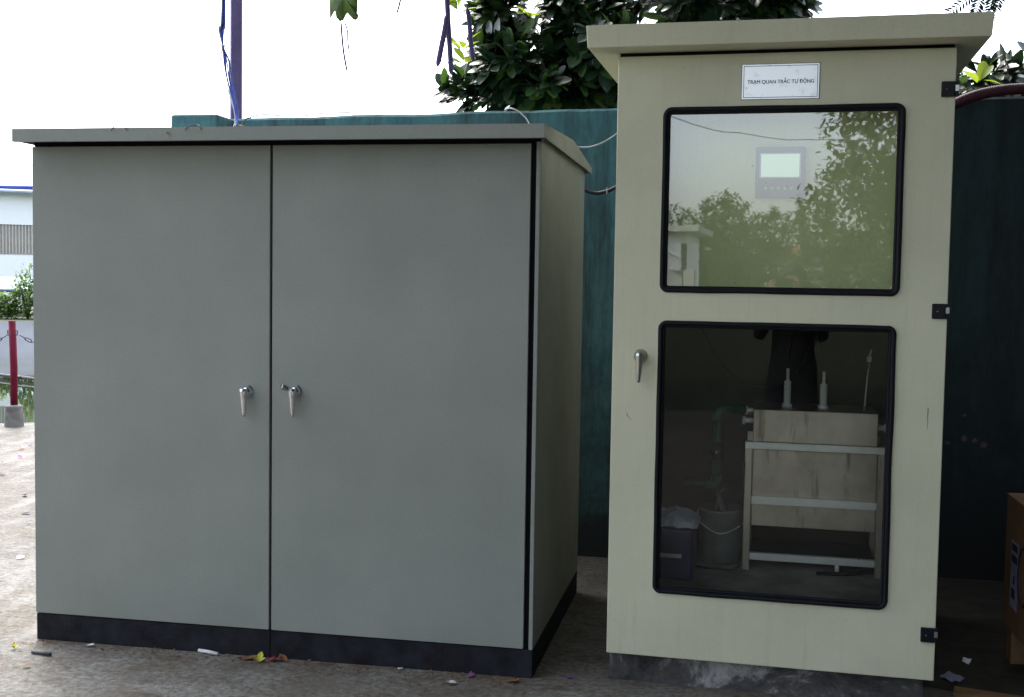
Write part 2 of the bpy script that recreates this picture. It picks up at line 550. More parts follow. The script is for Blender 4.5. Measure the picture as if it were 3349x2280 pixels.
def holed_panel(mb, xs, zs, holes, y0, y1):
    """sheet in the xz plane between y0 and y1, cells listed in holes left open"""
    nx, nz_ = len(xs) - 1, len(zs) - 1
    idx = {}
    vs_ = []
    for yi, y in enumerate((y0, y1)):
        for i, x in enumerate(xs):
            for j, z in enumerate(zs):
                idx[(yi, i, j)] = len(vs_)
                vs_.append((x, y, z))
    solid = lambda i, j: 0 <= i < nx and 0 <= j < nz_ and (i, j) not in holes
    fs_ = []
    for i in range(nx):
        for j in range(nz_):
            if not solid(i, j):
                continue
            q = [(i, j), (i + 1, j), (i + 1, j + 1), (i, j + 1)]
            fs_.append([idx[(0, a, b)] for a, b in q])
            fs_.append([idx[(1, a, b)] for a, b in reversed(q)])
            for (di, dj), (e0, e1) in (((0, -1), (0, 1)), ((1, 0), (1, 2)), ((0, 1), (2, 3)), ((-1, 0), (3, 0))):
                if not solid(i + di, j + dj):
                    a, b = q[e0], q[e1]
                    fs_.append([idx[(0, *b)], idx[(0, *a)], idx[(1, *a)], idx[(1, *b)]])
    return mb.add(vs_, fs_)

# ------------------------------------------------------------------ ground, canal, far bank
ND = Vector((-0.56, 0.8285, 0))         # away from the camera, over the canal
TD = Vector((0.8285, 0.56, 0))
def sd_(s, d, z):
    p = TD * s + ND * d
    return (p.x, p.y, z)
def strip(name, d0, z0, d1, z1, mat, s0=-700, s1=700, seg=1):
    mb = MB()
    for k in range(seg):
        a, b = s0 + (s1 - s0) * k / seg, s0 + (s1 - s0) * (k + 1) / seg
        mb.add([sd_(a, d0, z0), sd_(b, d0, z0), sd_(b, d1, z1), sd_(a, d1, z1)], [(0, 1, 2, 3)])
    return tag(mb.build(name, mat), kind='structure')
gm = MB()
EDGE = 7.02
gm.add([sd_(-700, -900, 0), sd_(700, -900, 0), sd_(700, EDGE, 0), sd_(-700, EDGE, 0),
        sd_(-700, EDGE, -1.4), sd_(700, EDGE, -1.4)], [(0, 1, 2, 3), (3, 2, 5, 4)])
tag(gm.build('ground', 'yard'), kind='structure')
added_lawn = MB().add([(-300, -8.5, 0.006), (300, -8.5, 0.006), (300, -500, 0.006), (-300, -500, 0.006)], [(0, 3, 2, 1)]).build('lawn', 'farsoil')  # unseen dark ground added to cut bounce light and dim the lower reflection
tag(added_lawn, kind='structure')
strip('water', EDGE, -0.60, 24.6, -0.60, 'water')
strip('canal_bank', 24.2, -0.85, 27.9, 0.10, 'bank')
strip('far_ground', 27.9, 0.10, 1500, 0.10, 'farsoil')

# ------------------------------------------------------------------ grey double-door cabinet
X0, XG, X1, X2 = -0.5022, 0.4114, 1.3207, 1.3525
ZP, ZT, DL = 0.098, 1.800, 1.135
gc = empty('electrical_cabinet')
tag(gc, 'wide grey steel cabinet with two doors and a low pitched roof', 'cabinet')
b = MB()
b.box(X0 + 0.004, X2, 0.024, DL, ZP, 1.828)
b.build('body', 'grey', gc, 0.003)
b = MB()
b.box(1.3385, X2 - 0.0003, 0.002, 0.0238, ZP + 0.001, 1.8055)
b.build('front_flange', 'grey', gc, 0.002)
b = MB()
b.box(1.3195, 1.3380, 0.012, 0.0237, ZP + 0.002, 1.805)
b.build('door_seal', 'dark_side', gc)
for (a, c) in ((X0, XG - 0.0045), (XG + 0.0045, X1)):
    b = MB()
    b.box(a, c, 0.0, 0.022, ZP + 0.003, ZT)
    d_ = b.build('door', 'grey', gc, 0.0025, 3)
    if a > 0:
        b = MB()                                   # faint embossed rating plate, painted over
        b.box(1.160, 1.226, -0.0012, 0.0005, 1.766, 1.786)
        b.build('nameplate', 'grey', d_, 0.0006)
b = MB()
b.box(XG - 0.0042, XG + 0.0042, 0.016, 0.0236, ZP + 0.004, ZT - 0.001)
b.build('centre_seal', 'dark_side', gc)
b = MB()
b.box(X0 + 0.001, 0.4095, 0.004, DL, 0.0, ZP)
b.box(0.4105, X2 - 0.001, 0.0055, DL, 0.0, ZP)
b.build('plinth', 'plinthdark', gc, 0.002)
b = MB()                                           # folded sheet tray: pitched top, lips all round, open below
t_ = 0.003
b.prism_x([(-0.094, 1.852 - t_), (-0.094, 1.852), (0.584, 1.880), (1.175, 1.831), (1.175, 1.831 - t_), (0.584, 1.880 - t_)], -0.518, 1.378)
b.box(-0.518, 1.378, -0.094, -0.094 + t_, 1.807, 1.852 - t_)
b.box(-0.518, 1.378, -0.094 + t_, -0.076, 1.807, 1.807 + t_)
b.box(-0.518, 1.378, 1.175 - t_, 1.175, 1.807, 1.831 - t_)
for x0 in (-0.518, 1.378 - t_):
    b.prism_x([(-0.094 + t_, 1.807 + t_), (-0.094 + t_, 1.852 - t_), (0.584, 1.880 - t_), (1.175 - t_, 1.831 - t_), (1.175 - t_, 1.807)], x0, x0 + t_)
b.build('roof', 'grey', gc)
b = MB()
b.box(X0 + 0.006, X2 - 0.002, 0.006, 0.0236, 1.8015, 1.846)
b.build('head_seal', 'dark_side', gc)  # dark strip that paints the shadow under the roof lip

def door_handle(parent, x, y, z, key=False, mat='chrome', tilt=0.0, name='handle'):
    """swing lever on a domed rose; y is the door face, lever stands off towards the camera"""
    b = MB()
    b.lathe([(0.0225, 0.0), (0.0232, 0.002), (0.0225, 0.0045), (0.0195, 0.006), (0.0188, 0.010), (0.017, 0.016), (0.013, 0.021), (0.007, 0.0235), (0.0, 0.024)], (x, y, z), (0, -1, 0), 28)
    h = b.build(name, mat, parent)
    b = MB()
    # lever: flat tapering bar, faceted
    sec = [(0.012, 0.0135, 0.010), (0.004, 0.0145, 0.013), (-0.010, 0.0125, 0.012), (-0.024, 0.0115, 0.010), (-0.055, 0.0095, 0.009), (-0.080, 0.0068, 0.007), (-0.086, 0.0045, 0.004)]
    vs_, fs_ = [], []
    n = 8
    for (dz, hw, ht) in sec:
        xx = x + tilt * dz
        yc = y - 0.033 + 0.10 * max(0, -dz - 0.02)
        for k in range(n):
            a = 2 * math.pi * k / n
            vs_.append((xx + hw * math.cos(a), yc + ht * 1.15 * math.sin(a), z + dz))
    for i in range(len(sec) - 1):
        for k in range(n):
            fs_.append((i * n + k, i * n + (k + 1) % n, (i + 1) * n + (k + 1) % n, (i + 1) * n + k))
    fs_ += [tuple(range(n - 1, -1, -1)), tuple(range((len(sec) - 1) * n, len(sec) * n))]
    b.add(vs_, fs_)
    b.lathe([(0.011, 0.02), (0.011, 0.036)], (x, y, z), (0, -1, 0), 16)
    b.build('lever', mat, h, 0.0012)
    if key:
        b = MB()
        c0, c1 = Vector((x - 0.010, y - 0.040, z + 0.012)), Vector((x - 0.030, y - 0.058, z + 0.021))
        b.tube([c0, c0.lerp(c1, .25), c1], [0.0085, 0.0108, 0.0112], 12)
        b.build('lock_cap', mat, h, 0.001)
    return h
door_handle(gc, 0.325, 0.0, 0.945)
door_handle(gc, 0.504, 0.0, 0.951, True)

# ------------------------------------------------------------------ cream monitoring cabinet
RC = empty('monitoring_cabinet', (1.5989, 0.0372, 0), -0.038)
tag(RC, 'tall cream steel cabinet with two windows, black hinges and flat overhanging roof', 'cabinet')
RU, RZ0, RZ1 = 1.0467, 0.0993, 2.0826
DP = 1.12
# door with two openings
W1 = (0.1519, 0.9022, 1.3154, 1.916)
W2 = (0.1505, 0.8974, 0.3155, 1.2234)
gx = 0.013
b = MB()
holed_panel(b, [0, 0.151 + gx, 0.900 - gx, RU], [RZ0, W2[2] + gx, W2[3] - gx, W1[2] + gx, W1[3] - gx, RZ1], {(1, 1), (1, 3)}, 0.0, 0.026)
rdoor = b.build('door', 'cream', RC, 0.003, 3)
# shell (each wall butts against the next)
b = MB()
b.box(0.004, 0.030, 0.029, DP, RZ0, 2.092)
b.box(RU - 0.030, RU - 0.004, 0.029, DP, RZ0, 2.092)
b.box(0.0302, RU - 0.0302, DP - 0.02, DP, RZ0, 2.092)
b.box(0.0302, RU - 0.0302, 0.031, DP - 0.0202, 2.06, 2.091)
b.box(0.0302, RU - 0.0302, 0.031, DP - 0.0202, 1.245, 1.275)
b.build('body', 'cream', RC)
b = MB()
b.box(0.0305, RU - 0.0305, 0.034, DP - 0.0205, RZ0 + 0.001, 0.25)
b.build('inner_floor', 'bayfloor', RC)
b = MB()
b.box(0.0305, 0.036, 0.034, DP - 0.0265, 0.2505, 1.2445)
b.box(RU - 0.036, RU - 0.0305, 0.034, DP - 0.0265, 0.2505, 1.2445)
b.box(0.0305, RU - 0.0305, DP - 0.026, DP - 0.0205, 0.2505, 1.2445)
b.box(0.0365, RU - 0.0365, 0.034, DP - 0.027, 1.238, 1.2445)
b.build('bay_lining', 'lining', RC)  # dark sheets put the bay's shade into the colour of its walls
b = MB()
b.box(0.0305, RU - 0.0305, 0.115, 0.125, 1.2755, 2.0595)
b.build('instrument_panel', 'creamin', RC)
b = MB()
b.box(0.006, RU - 0.006, 0.006, 0.0285, RZ1 + 0.001, 2.0935)
b.build('head_seal', 'dark_side', RC)  # dark strip drawn as the shadow line above the door

def gasket(wn_, wob):
    u0, u1, z0, z1 = wn_
    r = 0.0075
    base = rrect(u0 + r, u1 - r, z0 + r, z1 - r, 0.020, 6)
    pts = []
    for i, p in enumerate(base):                    # subdivide the long runs and let them waver a little
        q = base[(i + 1) % len(base)]
        d = math.dist(p, q)
        k = max(1, int(d / 0.05))
        for j in range(k):
            t = j / k
            x, y, z = [p[a] + (q[a] - p[a]) * t for a in range(3)]
            o_ = noise.noise(Vector((x * 6, wob, z * 6))) * 0.0022 if k > 1 else 0
            pts.append((x + o_, -0.002, z + o_))
    g = MB()
    g.tube(pts, r * 1.08, 8, closed=True)
    base2 = rrect(u0 + 0.017, u1 - 0.017, z0 + 0.017, z1 - 0.017, 0.010, 3)
    g.tube([(x, 0.006, z) for x, y, z in base2], 0.0062, 6, closed=True)
    return g
for wn_, k in ((W1, 1.3), (W2, 7.7)):
    gs = gasket(wn_, k).build('window_gasket', 'rubber', RC)
    b = MB()
    b.box(wn_[0] + gx + .0005, wn_[1] - gx - .0005, 0.0095, 0.0135, wn_[2] + gx + .0005, wn_[3] - gx - .0005)
    b.v = b.v
    pane = MB().add([(wn_[0] + gx, 0.010, wn_[2] + gx), (wn_[1] - gx, 0.010, wn_[2] + gx), (wn_[1] - gx, 0.010, wn_[3] - gx), (wn_[0] + gx, 0.010, wn_[3] - gx)], [(0, 1, 2, 3)])
    pane.build('window_pane', 'glass' if wn_ is W1 else 'glass_clear', RC)
# roof: shallow tray flaring out a touch at the top edge
def roof_tray(name, u0, u1, v0, v1, z0, z1, parent, flare=0.006, drop=0.05):
    vs_ = [(u0, v0, z0), (u1, v0, z0), (u1, v1, z0), (u0, v1, z0),
           (u0 - flare, v0 - flare, z1), (u1 + flare, v0 - flare, z1), (u1 + flare, v1 + flare, z1 - drop), (u0 - flare, v1 + flare, z1 - drop)]
    return MB().add(vs_, [(3, 2, 1, 0), (4, 5, 6, 7), (0, 1, 5, 4), (1, 2, 6, 5), (2, 3, 7, 6), (3, 0, 4, 7)]).build(name, 'cream', parent, 0.003)
roof_tray('roof', -0.086, RU + 0.0837, -0.100, DP + 0.08, 2.0946, 2.1654, RC, 0.005, 0.02)
for (u0, z1) in ((1.004, 1.979), (1.000, 1.295), (1.001, 0.271)):
    b = MB()
    b.box(u0, u0 + 0.0405, -0.011, 0.0, z1 - 0.047, z1)
    h = b.build('hinge', 'black', RC, 0.003)
    b = MB()
    b.box(u0 + 0.0408, u0 + 0.0515, -0.009, -0.0002, z1 - 0.047, z1 - 0.030)
    b.box(u0 + 0.0408, u0 + 0.0515, -0.009, -0.0002, z1 - 0.011, z1)
    b.build('hinge_knuckle', 'black', h, 0.001)
    b = MB()
    b.box(u0 + 0.0409, u0 + 0.0513, -0.0075, -0.0003, z1 - 0.0298, z1 - 0.0112)
    b.build('hinge_pin_cover', 'zinc', h)
    b = MB()
    b.lathe([(0.0022, 0.0), (0.0015, 0.001)], (u0 + 0.016, -0.011, z1 - 0.024), (0, -1, 0), 8)
    b.build('screw', 'zinc', h)
door_handle(RC, 0.094, 0.0, 1.104, False, 'zinc', 0.03)
# concrete footing under it
b = MB()
fx0, fx1, fy0, fy1 = 0.004, 1.02, 0.045, 1.10
nseg = 26
vs_, fs_ = [], []
for i in range(nseg + 1):
    u = fx0 + (fx1 - fx0) * i / nseg
    j1 = noise.noise(Vector((u * 7, 1.1, 0))) * 0.010
    vs_ += [(u, fy0 + 0.012 + j1, 0.0985), (u, fy0 - 0.004 + j1 * .6, 0.05), (u, fy0 - 0.018 + j1, -0.01), (u, fy1, 0.0985), (u, fy1, -0.01)]
for i in range(nseg):
    a, c = i * 5, i * 5 + 5
    fs_ += [(a, a + 1, c + 1, c), (a + 1, a + 2, c + 2, c + 1), (a, c, c + 3, a + 3), (a + 3, c + 3, c + 4, a + 4)]
fs_ += [(0, 3, 4, 2, 1), (nseg * 5, nseg * 5 + 1, nseg * 5 + 2, nseg * 5 + 4, nseg * 5 + 3)]
b.add(vs_, fs_)
foot = b.build('footing', 'cement', RC)

# rust run and scuffs on the cream door
def mark(name, pts, mat):
    m = MB()
    n = len(pts)
    vs_ = [(u - w_, -0.0006, z) for u, z, w_ in pts] + [(u + w_, -0.0006, z) for u, z, w_ in pts]
    m.add(vs_, [(i, i + 1, n + i + 1, n + i) for i in range(n - 1)])
    return m.build(name, mat, rdoor)
mark('rust_run', [(0.9995, 0.968, 0.0008), (1.0000, 0.962, 0.0013), (0.9996, 0.945, 0.0010), (0.9999, 0.92, 0.0006), (0.9996, 0.90, 0.0004)], 'rust')
mark('scuff', [(0.052, 0.915, 0.0006), (0.055, 0.905, 0.0012), (0.061, 0.897, 0.0008), (0.070, 0.889, 0.0004)], 'rust')

# name sign
sg = MB()
sg.box(0.3995, 0.6395, -0.0022, -0.0004, 1.936, 2.0465)
sign = sg.build('sign_plate', 'signface', RC, 0.001)
sign['label'] = 'white plate lettered in dark blue with a black border'
bd = MB()
bu0, bu1, bz0, bz1, bt = 0.4045, 0.6345, 1.941, 2.0415, 0.0017
bd.box(bu0, bu1, -0.0026, -0.0023, bz1 - bt, bz1)
bd.box(bu0, bu1, -0.0026, -0.0023, bz0, bz0 + bt)
bd.box(bu0, bu0 + bt, -0.0026, -0.0023, bz0 + bt, bz1 - bt)
bd.box(bu1 - bt, bu1, -0.0026, -0.0023, bz0 + bt, bz1 - bt)
bd.build('border', 'ink', sign)
e_ = MB()
for (a, c, d, f) in ((0.3983, 0.6407, 2.0466, 2.0474), (0.3983, 0.6407, 1.9351, 1.9359)):
    e_.box(a, c, -0.0019, -0.0005, d, f)
for (a, c) in ((0.3983, 0.3994), (0.6396, 0.6407)):
    e_.box(a, c, -0.0019, -0.0005, 1.936, 2.0465)
e_.build('edge_strip', 'ink', sign)

def text_mesh(txt, name, mat, width, height, origin, parent, bold=0.0):
    cu = bpy.data.curves.new('t', 'FONT')
    cu.body = txt
    cu.size = 1.0
    cu.offset = bold
    cu.align_x = 'LEFT'
    to = bpy.data.objects.new('t', cu)
    col.objects.link(to)
    bpy.context.view_layer.update()
    dg = bpy.context.evaluated_depsgraph_get()
    me = bpy.data.meshes.new_from_object(to.evaluated_get(dg))
    bpy.data.objects.remove(to)
    me.name = name
    xs = [v.co.x for v in me.vertices]
    x0, x1 = min(xs), max(xs)
    sx = width / (x1 - x0)
    sz = height / 0.72                    # cap height of the face
    for v in me.vertices:
        x, y = v.co.x, v.co.y
        v.co = Vector((origin[0] + (x - x0) * sx, origin[1], origin[2] + y * sz))
    me.materials.clear()
    me.materials.append(MT[mat])
    bm = bmesh.new()                       # bold face: the strokes are laid down three times, a hair apart
    for dx, dy, dz in ((-0.00035, 0, 0), (0, -0.00005, 0.0002), (0.00035, -0.0001, 0)):
        bm.from_mesh(me)
        bm.verts.ensure_lookup_table()
        for v in bm.verts[-len(me.vertices):]:
            v.co += Vector((dx, dy, dz))
    bm.to_mesh(me)
    bm.free()
    o = bpy.data.objects.new(name, me)
    col.objects.link(o)
    o.parent = parent
    return o
text_mesh('TRẠM QUAN TRẮC TỰ ĐỘNG', 'lettering', 'navy', 0.206, 0.0118, (0.417, -0.0029, 1.985), sign, 0.0)

# instrument behind the upper window
it = empty('process_controller', RC.matrix_basis @ Vector((0.526, 0.115, 1.63)), -0.038)
tag(it, 'square grey controller with a lit screen behind the upper window', 'controller')
b = MB()
b.box(-0.079, 0.079, -0.022, -0.0005, 0.0, 0.166)
b.build('housing', 'screenbody', it, 0.003)
b = MB()
b.box(-0.066, 0.066, -0.0245, -0.0223, 0.064, 0.146)
b.build('screen_frame', 'bezel_light', it)
b = MB()
b.box(-0.061, 0.061, -0.0255, -0.0248, 0.068, 0.142)
b.build('screen', 'lcd', it)
for k in range(5):
    b = MB()
    b.lathe([(0.0058, 0.0), (0.0058, 0.002), (0.004, 0.003)], (-0.044 + k * 0.0205, -0.0222, 0.031), (0, -1, 0), 14)
    b.build('button', 'bezel_light', it)
b = MB()
b.lathe([(0.0028, 0.0), (0.002, 0.002)], (-0.044, -0.0222, 0.047), (0, -1, 0), 10)
b.build('indicator', 'black', it)
b = MB()
b.box(-0.076, -0.040, -0.0235, -0.0223, 0.003, 0.015)
b.build('tab', 'screenbody', it)
b = MB()
b.box(0.036, 0.076, -0.0235, -0.0223, 0.003, 0.015)
b.build('tab', 'screenbody', it)

# ---- inside the lower bay
def rw(u, v, z):
    return RC.matrix_basis @ Vector((u, v, z))
RC_M = Matrix.Translation(Vector((1.5989, 0.0372, 0))) @ Matrix.Rotation(-0.038, 4, 'Z')
RC.matrix_basis = RC_M
def in_bay(name, u, v, z):
    return empty(name, RC_M @ Vector((u, v, z)), -0.038)
it.location = RC_M @ Vector((0.526, 0.115, 1.63))

TV = 0.68
st = in_bay('tank_stand', 0.68, TV, 0.25)
tag(st, 'stainless steel stand with rails carrying the sample tank behind the lower window', 'stand')
def lu(u): return u - 0.68
for (u0, u1) in ((0.422, 0.449), (0.911, 0.938)):
    for v in (0.0, 0.30):
        b = MB()
        b.box(lu(u0), lu(u1), v, v + 0.026, 0.0, 0.497)
        b.build('leg', 'steel', st, 0.002)
for (z0, z1, y) in ((0.470, 0.4965, -0.0105), (0.256, 0.287, -0.0105), (0.040, 0.067, -0.0105)):
    b = MB()
    b.box(lu(0.4225 if z0 > .4 else 0.4495), lu(0.9375 if z0 > .4 else .9105), y if z0 > .4 else 0.001, -0.0006 if z0 > .4 else 0.0255, z0, z1)
    b.build('rail', 'brightsteel', st, 0.0015)
b = MB()
b.lathe([(0.022, -0.008), (0.024, 0), (0.022, 0.008)], (lu(0.775), 0.03, 0.026), (1, 0, 0), 18)
b.build('castor', 'brightsteel', st)
b = MB()
b.box(lu(0.4495), lu(0.9105), 0.0263, 0.298, 0.052, 0.058)
b.build('shelf', 'rail', st)
tk = in_bay('sample_tank', 0.68, TV, 0.418)
tag(tk, 'stained stainless steel sample tank standing in the tank stand', 'tank')
b = MB()
b.box(lu(0.4505), lu(0.9095), 0.0265, 0.297, 0.0, 0.3295)
b.build('tank_body', 'steel', tk, 0.003)
b = MB()
b.box(lu(0.450), lu(0.905), -0.012, 0.30, 0.3300, 0.454)
b.build('header', 'steel', tk, 0.003)
for (z, x0, x1) in ((0.437, 0.418, 0.4495), (0.398, 0.410, 0.4495), (0.39, 0.9055, 0.936)):
    b = MB()
    b.tube([(lu(x0), 0.10, z), (lu(x1), 0.10, z)], 0.011, 12)
    b.tube([(lu(x0) - (0.004 if x0 < .6 else -.03), 0.10, z), (lu(x0) + (0.008 if x0 < .6 else .038), 0.10, z)], 0.017, 12)
    b.build('nozzle', 'brightsteel', tk)
for su, h in ((0.574, 0.100), (0.709, 0.092)):
    sn = in_bay('water_sensor', su, TV + 0.10, 0.8725)
    tag(sn, 'chrome sensor standing upright on the tank, %s of the pair' % ('left' if su < .6 else 'right'), 'sensor', 'sensors on the sample tank')
    b = MB()
    b.lathe([(0.020, 0), (0.020, 0.012), (0.0135, 0.014), (0.0135, h), (0.010, h + 0.004), (0.006, h + 0.008), (0.006, h + 0.05), (0.003, h + 0.052)], (0, 0, 0), (0, 0, 1), 18)
    b.build('sensor_body', 'brightsteel', sn)
    b = MB()
    s_ = 1 if su < .6 else -1
    b.tube(catmull([(0, 0, h + 0.05), (0.004 * s_, 0.01, h + 0.11), (0.03 * s_, 0.05, h + 0.20), (0.06 * s_, 0.1, 0.355)]), 0.004, 6)
    b.build('cable', 'wire_black', sn)
pr = in_bay('probe_rod', 0.862, TV + 0.12, 0.8725)
tag(pr, 'thin steel rod with a pale tag rising from the right end of the tank', 'rod')
b = MB()
b.tube([(0, 0, 0), (0.010, 0, 0.155)], 0.003, 6)
b.build('rod', 'brightsteel', pr)
b = MB()
b.box(0.004, 0.020, -0.006, -0.003, 0.185, 0.205)
b.tube([(0.011, -0.004, 0.15), (0.013, -0.004, 0.19)], 0.0012, 5)
b.tube([(0.012, -0.004, 0.204), (0.02, -0.004, 0.232)], 0.004, 6)
b.build('tag', 'white', pr)
pp = in_bay('water_pipe', 0.32, 0.62, 0.25)
tag(pp, 'green plastic water pipe with an elbow and valve beside the tank stand', 'pipe')
b = MB()
b.tube([(0.0, 0, 0.335), (0.0, 0, 0.605)], 0.016, 14)
b.tube([(0.0, 0, 0.622), (0.10, 0.03, 0.622)], 0.016, 14)
b.tube([(0.0, 0, 0.335), (-0.12, 0.02, 0.335)], 0.016, 14)
b.build('pipe', 'ppr', pp)
for pts in ([(0, 0, 0.575), (0, 0, 0.605), (0.006, 0.001, 0.618), (0.022, 0.006, 0.622), (0.05, 0.014, 0.622)], [(0, 0, 0.372), (0, 0, 0.348), (-0.008, 0.002, 0.337), (-0.04, 0.007, 0.335)]):
    b = MB()
    b.tube(pts, 0.022, 14)
    b.build('elbow', 'ppr', pp)
b = MB()
b.tube([(0, 0, 0.43), (0, 0, 0.50)], 0.024, 14)
b.lathe([(0.008, 0.02), (0.008, 0.04), (0.022, 0.042), (0.022, 0.05), (0.006, 0.052)], (0, 0, 0.465), (0, -1, 0), 16)
b.build('valve', 'black', pp)
b = MB()
b.tube([(0.0, -0.053, 0.465 ), (0.0, -0.056, 0.465)], 0.007, 10)
b.build('valve_cap', 'chrome', pp)
bb = in_bay('battery_box', 0.165, 0.46, 0.25)
tag(bb, 'dark navy box with a white label on the floor behind the lower window', 'box')
b = MB()
b.box(-0.115, 0.085, -0.03, 0.25, 0.0, 0.195)
b.build('case', 'bluebox', bb, 0.012, 3)
b = MB()
b.box(-0.05, 0.045, -0.0312, -0.0304, 0.086, 0.101)
b.build('label_strip', 'paper', bb)
pg = MB()
N = 12
vs_, fs_ = [], []
for i in range(N + 1):
    for j in range(N + 1):
        x, y = -0.11 + 0.21 * i / N, -0.02 + 0.20 * j / N
        ed = min(i, j, N - i, N - j) / (N / 2)
        vs_.append((x, y, 0.198 + 0.075 * (ed ** 0.7) * (0.7 + 0.5 * noise.noise(Vector((x * 18, y * 18, 3)))) + 0.012 * noise.noise(Vector((x * 60, y * 60, 0)))))
for i in range(N):
    for j in range(N):
        a = i * (N + 1) + j
        fs_.append((a, a + 1, a + N + 2, a + N + 1))
pg.add(vs_, fs_)
bag = pg.build('plastic_bag', simple('lilac_film', (0.66, 0.70, 0.86), 0.3))
bag.location = RC_M @ Vector((0.165, 0.46, 0.25))
bag.rotation_euler = (0, 0, -0.038)
tag(bag, 'crumpled pale blue plastic bag lying on the navy box', 'bag')
bk = in_bay('plastic_bucket', 0.335, 0.80, 0.25)
tag(bk, 'pale round plastic bucket behind the navy box in the lower bay', 'bucket')
b = MB()
b.lathe([(0.0, 0.0), (0.066, 0.0), (0.080, 0.012), (0.088, 0.06), (0.092, 0.20), (0.0965, 0.205), (0.0965, 0.215), (0.089, 0.215), (0.085, 0.06), (0.0, 0.02)], (0, 0, 0), (0, 0, 1), 28)
b.build('pail', 'pail', bk)
b = MB()
b.tube(catmull([(-0.095, 0, 0.20), (-0.08, -0.05, 0.16), (0, -0.105, 0.13), (0.08, -0.05, 0.16), (0.095, 0, 0.20)], 5), 0.0025, 6)
b.build('bail', 'brightsteel', bk)
for k, (x, y, a) in enumerate(((-0.04, 0.0, .3), (0.03, -0.03, -.4))):
    v, f = leaf_shape(1, .7, .2, -.2, 4)
    m = Matrix.Translation((x, y, 0.16)) @ Matrix.Rotation(a, 4, 'Y') @ Matrix.Rotation(-1.3, 4, 'Y')
    MB().add([m @ (Vector(p_) * 0.13) for p_ in v], f, True).build('torn_film', 'film', bk)
for nm, lab, pts in (('drain_hose', 'dark hose drooping from the tank header to the bay floor', [(0.93, 0.80, 0.80), (0.965, 0.78, 0.72), (0.975, 0.74, 0.5), (0.95, 0.72, 0.30), (0.86, 0.70, 0.262), (0.70, 0.66, 0.259)]),
                     ('signal_cable', 'black cable crossing the dark back of the lower bay', [(0.20, 1.02, 1.20), (0.34, 1.0, 0.98), (0.50, 0.98, 0.93), (0.62, 0.96, 1.02), (0.70, 0.96, 1.2)])):
    cable_o = MB().tube(catmull([RC_M @ Vector(p_) for p_ in pts], 8), 0.007, 8).build(nm, 'wire_black')
    tag(cable_o, lab, 'hose' if nm == 'drain_hose' else 'cable')
lp = in_bay('cable_loop', 0.42, 0.66, 0.25)
b = MB()
b.tube(catmull([(0.0, 0.0, 0.42), (-0.006, 0, 0.25), (-0.004, 0, 0.08), (-0.02, -0.02, 0.012), (-0.09, -0.03, 0.006), (-0.17, 0.0, 0.006)]), 0.0045, 6)
b.build('cable', 'wire_black', lp)
tag(lp, 'black cable hanging down the stand leg and curving over the floor', 'cable')

# ------------------------------------------------------------------ teal garden wall
tw = empty('boundary_wall', (0, 1.8, 0))
tag(tw, 'old teal painted masonry wall blackened with mould behind the cabinets', 'wall')
b = MB()
xs = [-0.56 + 0.06 * i for i in range(0, 100)]
vs_, fs_ = [], []
for x in xs:
    j = noise.noise(Vector((x * 3.1, 0.4, 0))) * 0.007 + noise.noise(Vector((x * 15, 2.4, 0))) * 0.003
    zt = 2.150 + 0.017 * (x + 0.3) + j
    vs_ += [(x, 0, 0), (x, 0, zt - 0.012), (x, 0.010, zt), (x, 0.11, zt + 0.004), (x, 0.11, 0)]
for i in range(len(xs) - 1):
    a, c = i * 5, i * 5 + 5
    fs_ += [(a, c, c + 1, a + 1), (a + 1, c + 1, c + 2, a + 2), (a + 2, c + 2, c + 3, a + 3), (a + 3, c + 3, c + 4, a + 4)]
fs_ += [(0, 1, 2, 3, 4), tuple((len(xs) - 1) * 5 + k for k in (4, 3, 2, 1, 0))]
b.add(vs_, fs_)
b.build('wall_panel', 'wall', tw)
for (x, z, r_) in ((3.04, 0.76, .010), (3.045, 0.655, .022), (3.09, 0.645, .018), (3.13, 0.63, .026), (2.97, 0.63, .018)):
    n_ = 11                                   # bare scabs where the paint has flaked off
    rim = [(x + r_ * (0.7 + 0.5 * noise.noise(Vector((x * 31, z * 17, k * .9)))) * math.cos(k * 2 * math.pi / n_), z + .8 * r_ * (0.7 + 0.6 * noise.noise(Vector((z * 23, x * 13, k * .8)))) * math.sin(k * 2 * math.pi / n_)) for k in range(n_)]
    m = MB()
    m.add([(a_, -0.0012, c_) for a_, c_ in rim] + [(a_, 0.001, c_) for a_, c_ in rim], [tuple(range(n_))] + [(k, n_ + k, n_ + (k + 1) % n_, (k + 1) % n_) for k in range(n_)])
    m.build('plaster_scab', 'scab', tw)
b = MB()
b.box(-0.795, -0.545, -0.18, 0.118, 0, 2.146)
b.build('pillar', 'wall', tw, 0.012, 3)

# ------------------------------------------------------------------ steel post, wires and hoses
po = empty('steel_post', (-0.672, 2.12, 0), R_(31))
tag(po, 'tall plum coloured square steel post rising behind the teal wall', 'post')
b = MB()
b.box(-0.03, 0.03, -0.03, 0.03, 0, 4.6)
b.build('shaft', 'post', po, 0.004)
b = MB()
b.box(-0.055, 0.055, -0.055, 0.055, 0, 0.012)
b.build('base_plate', 'post', po)

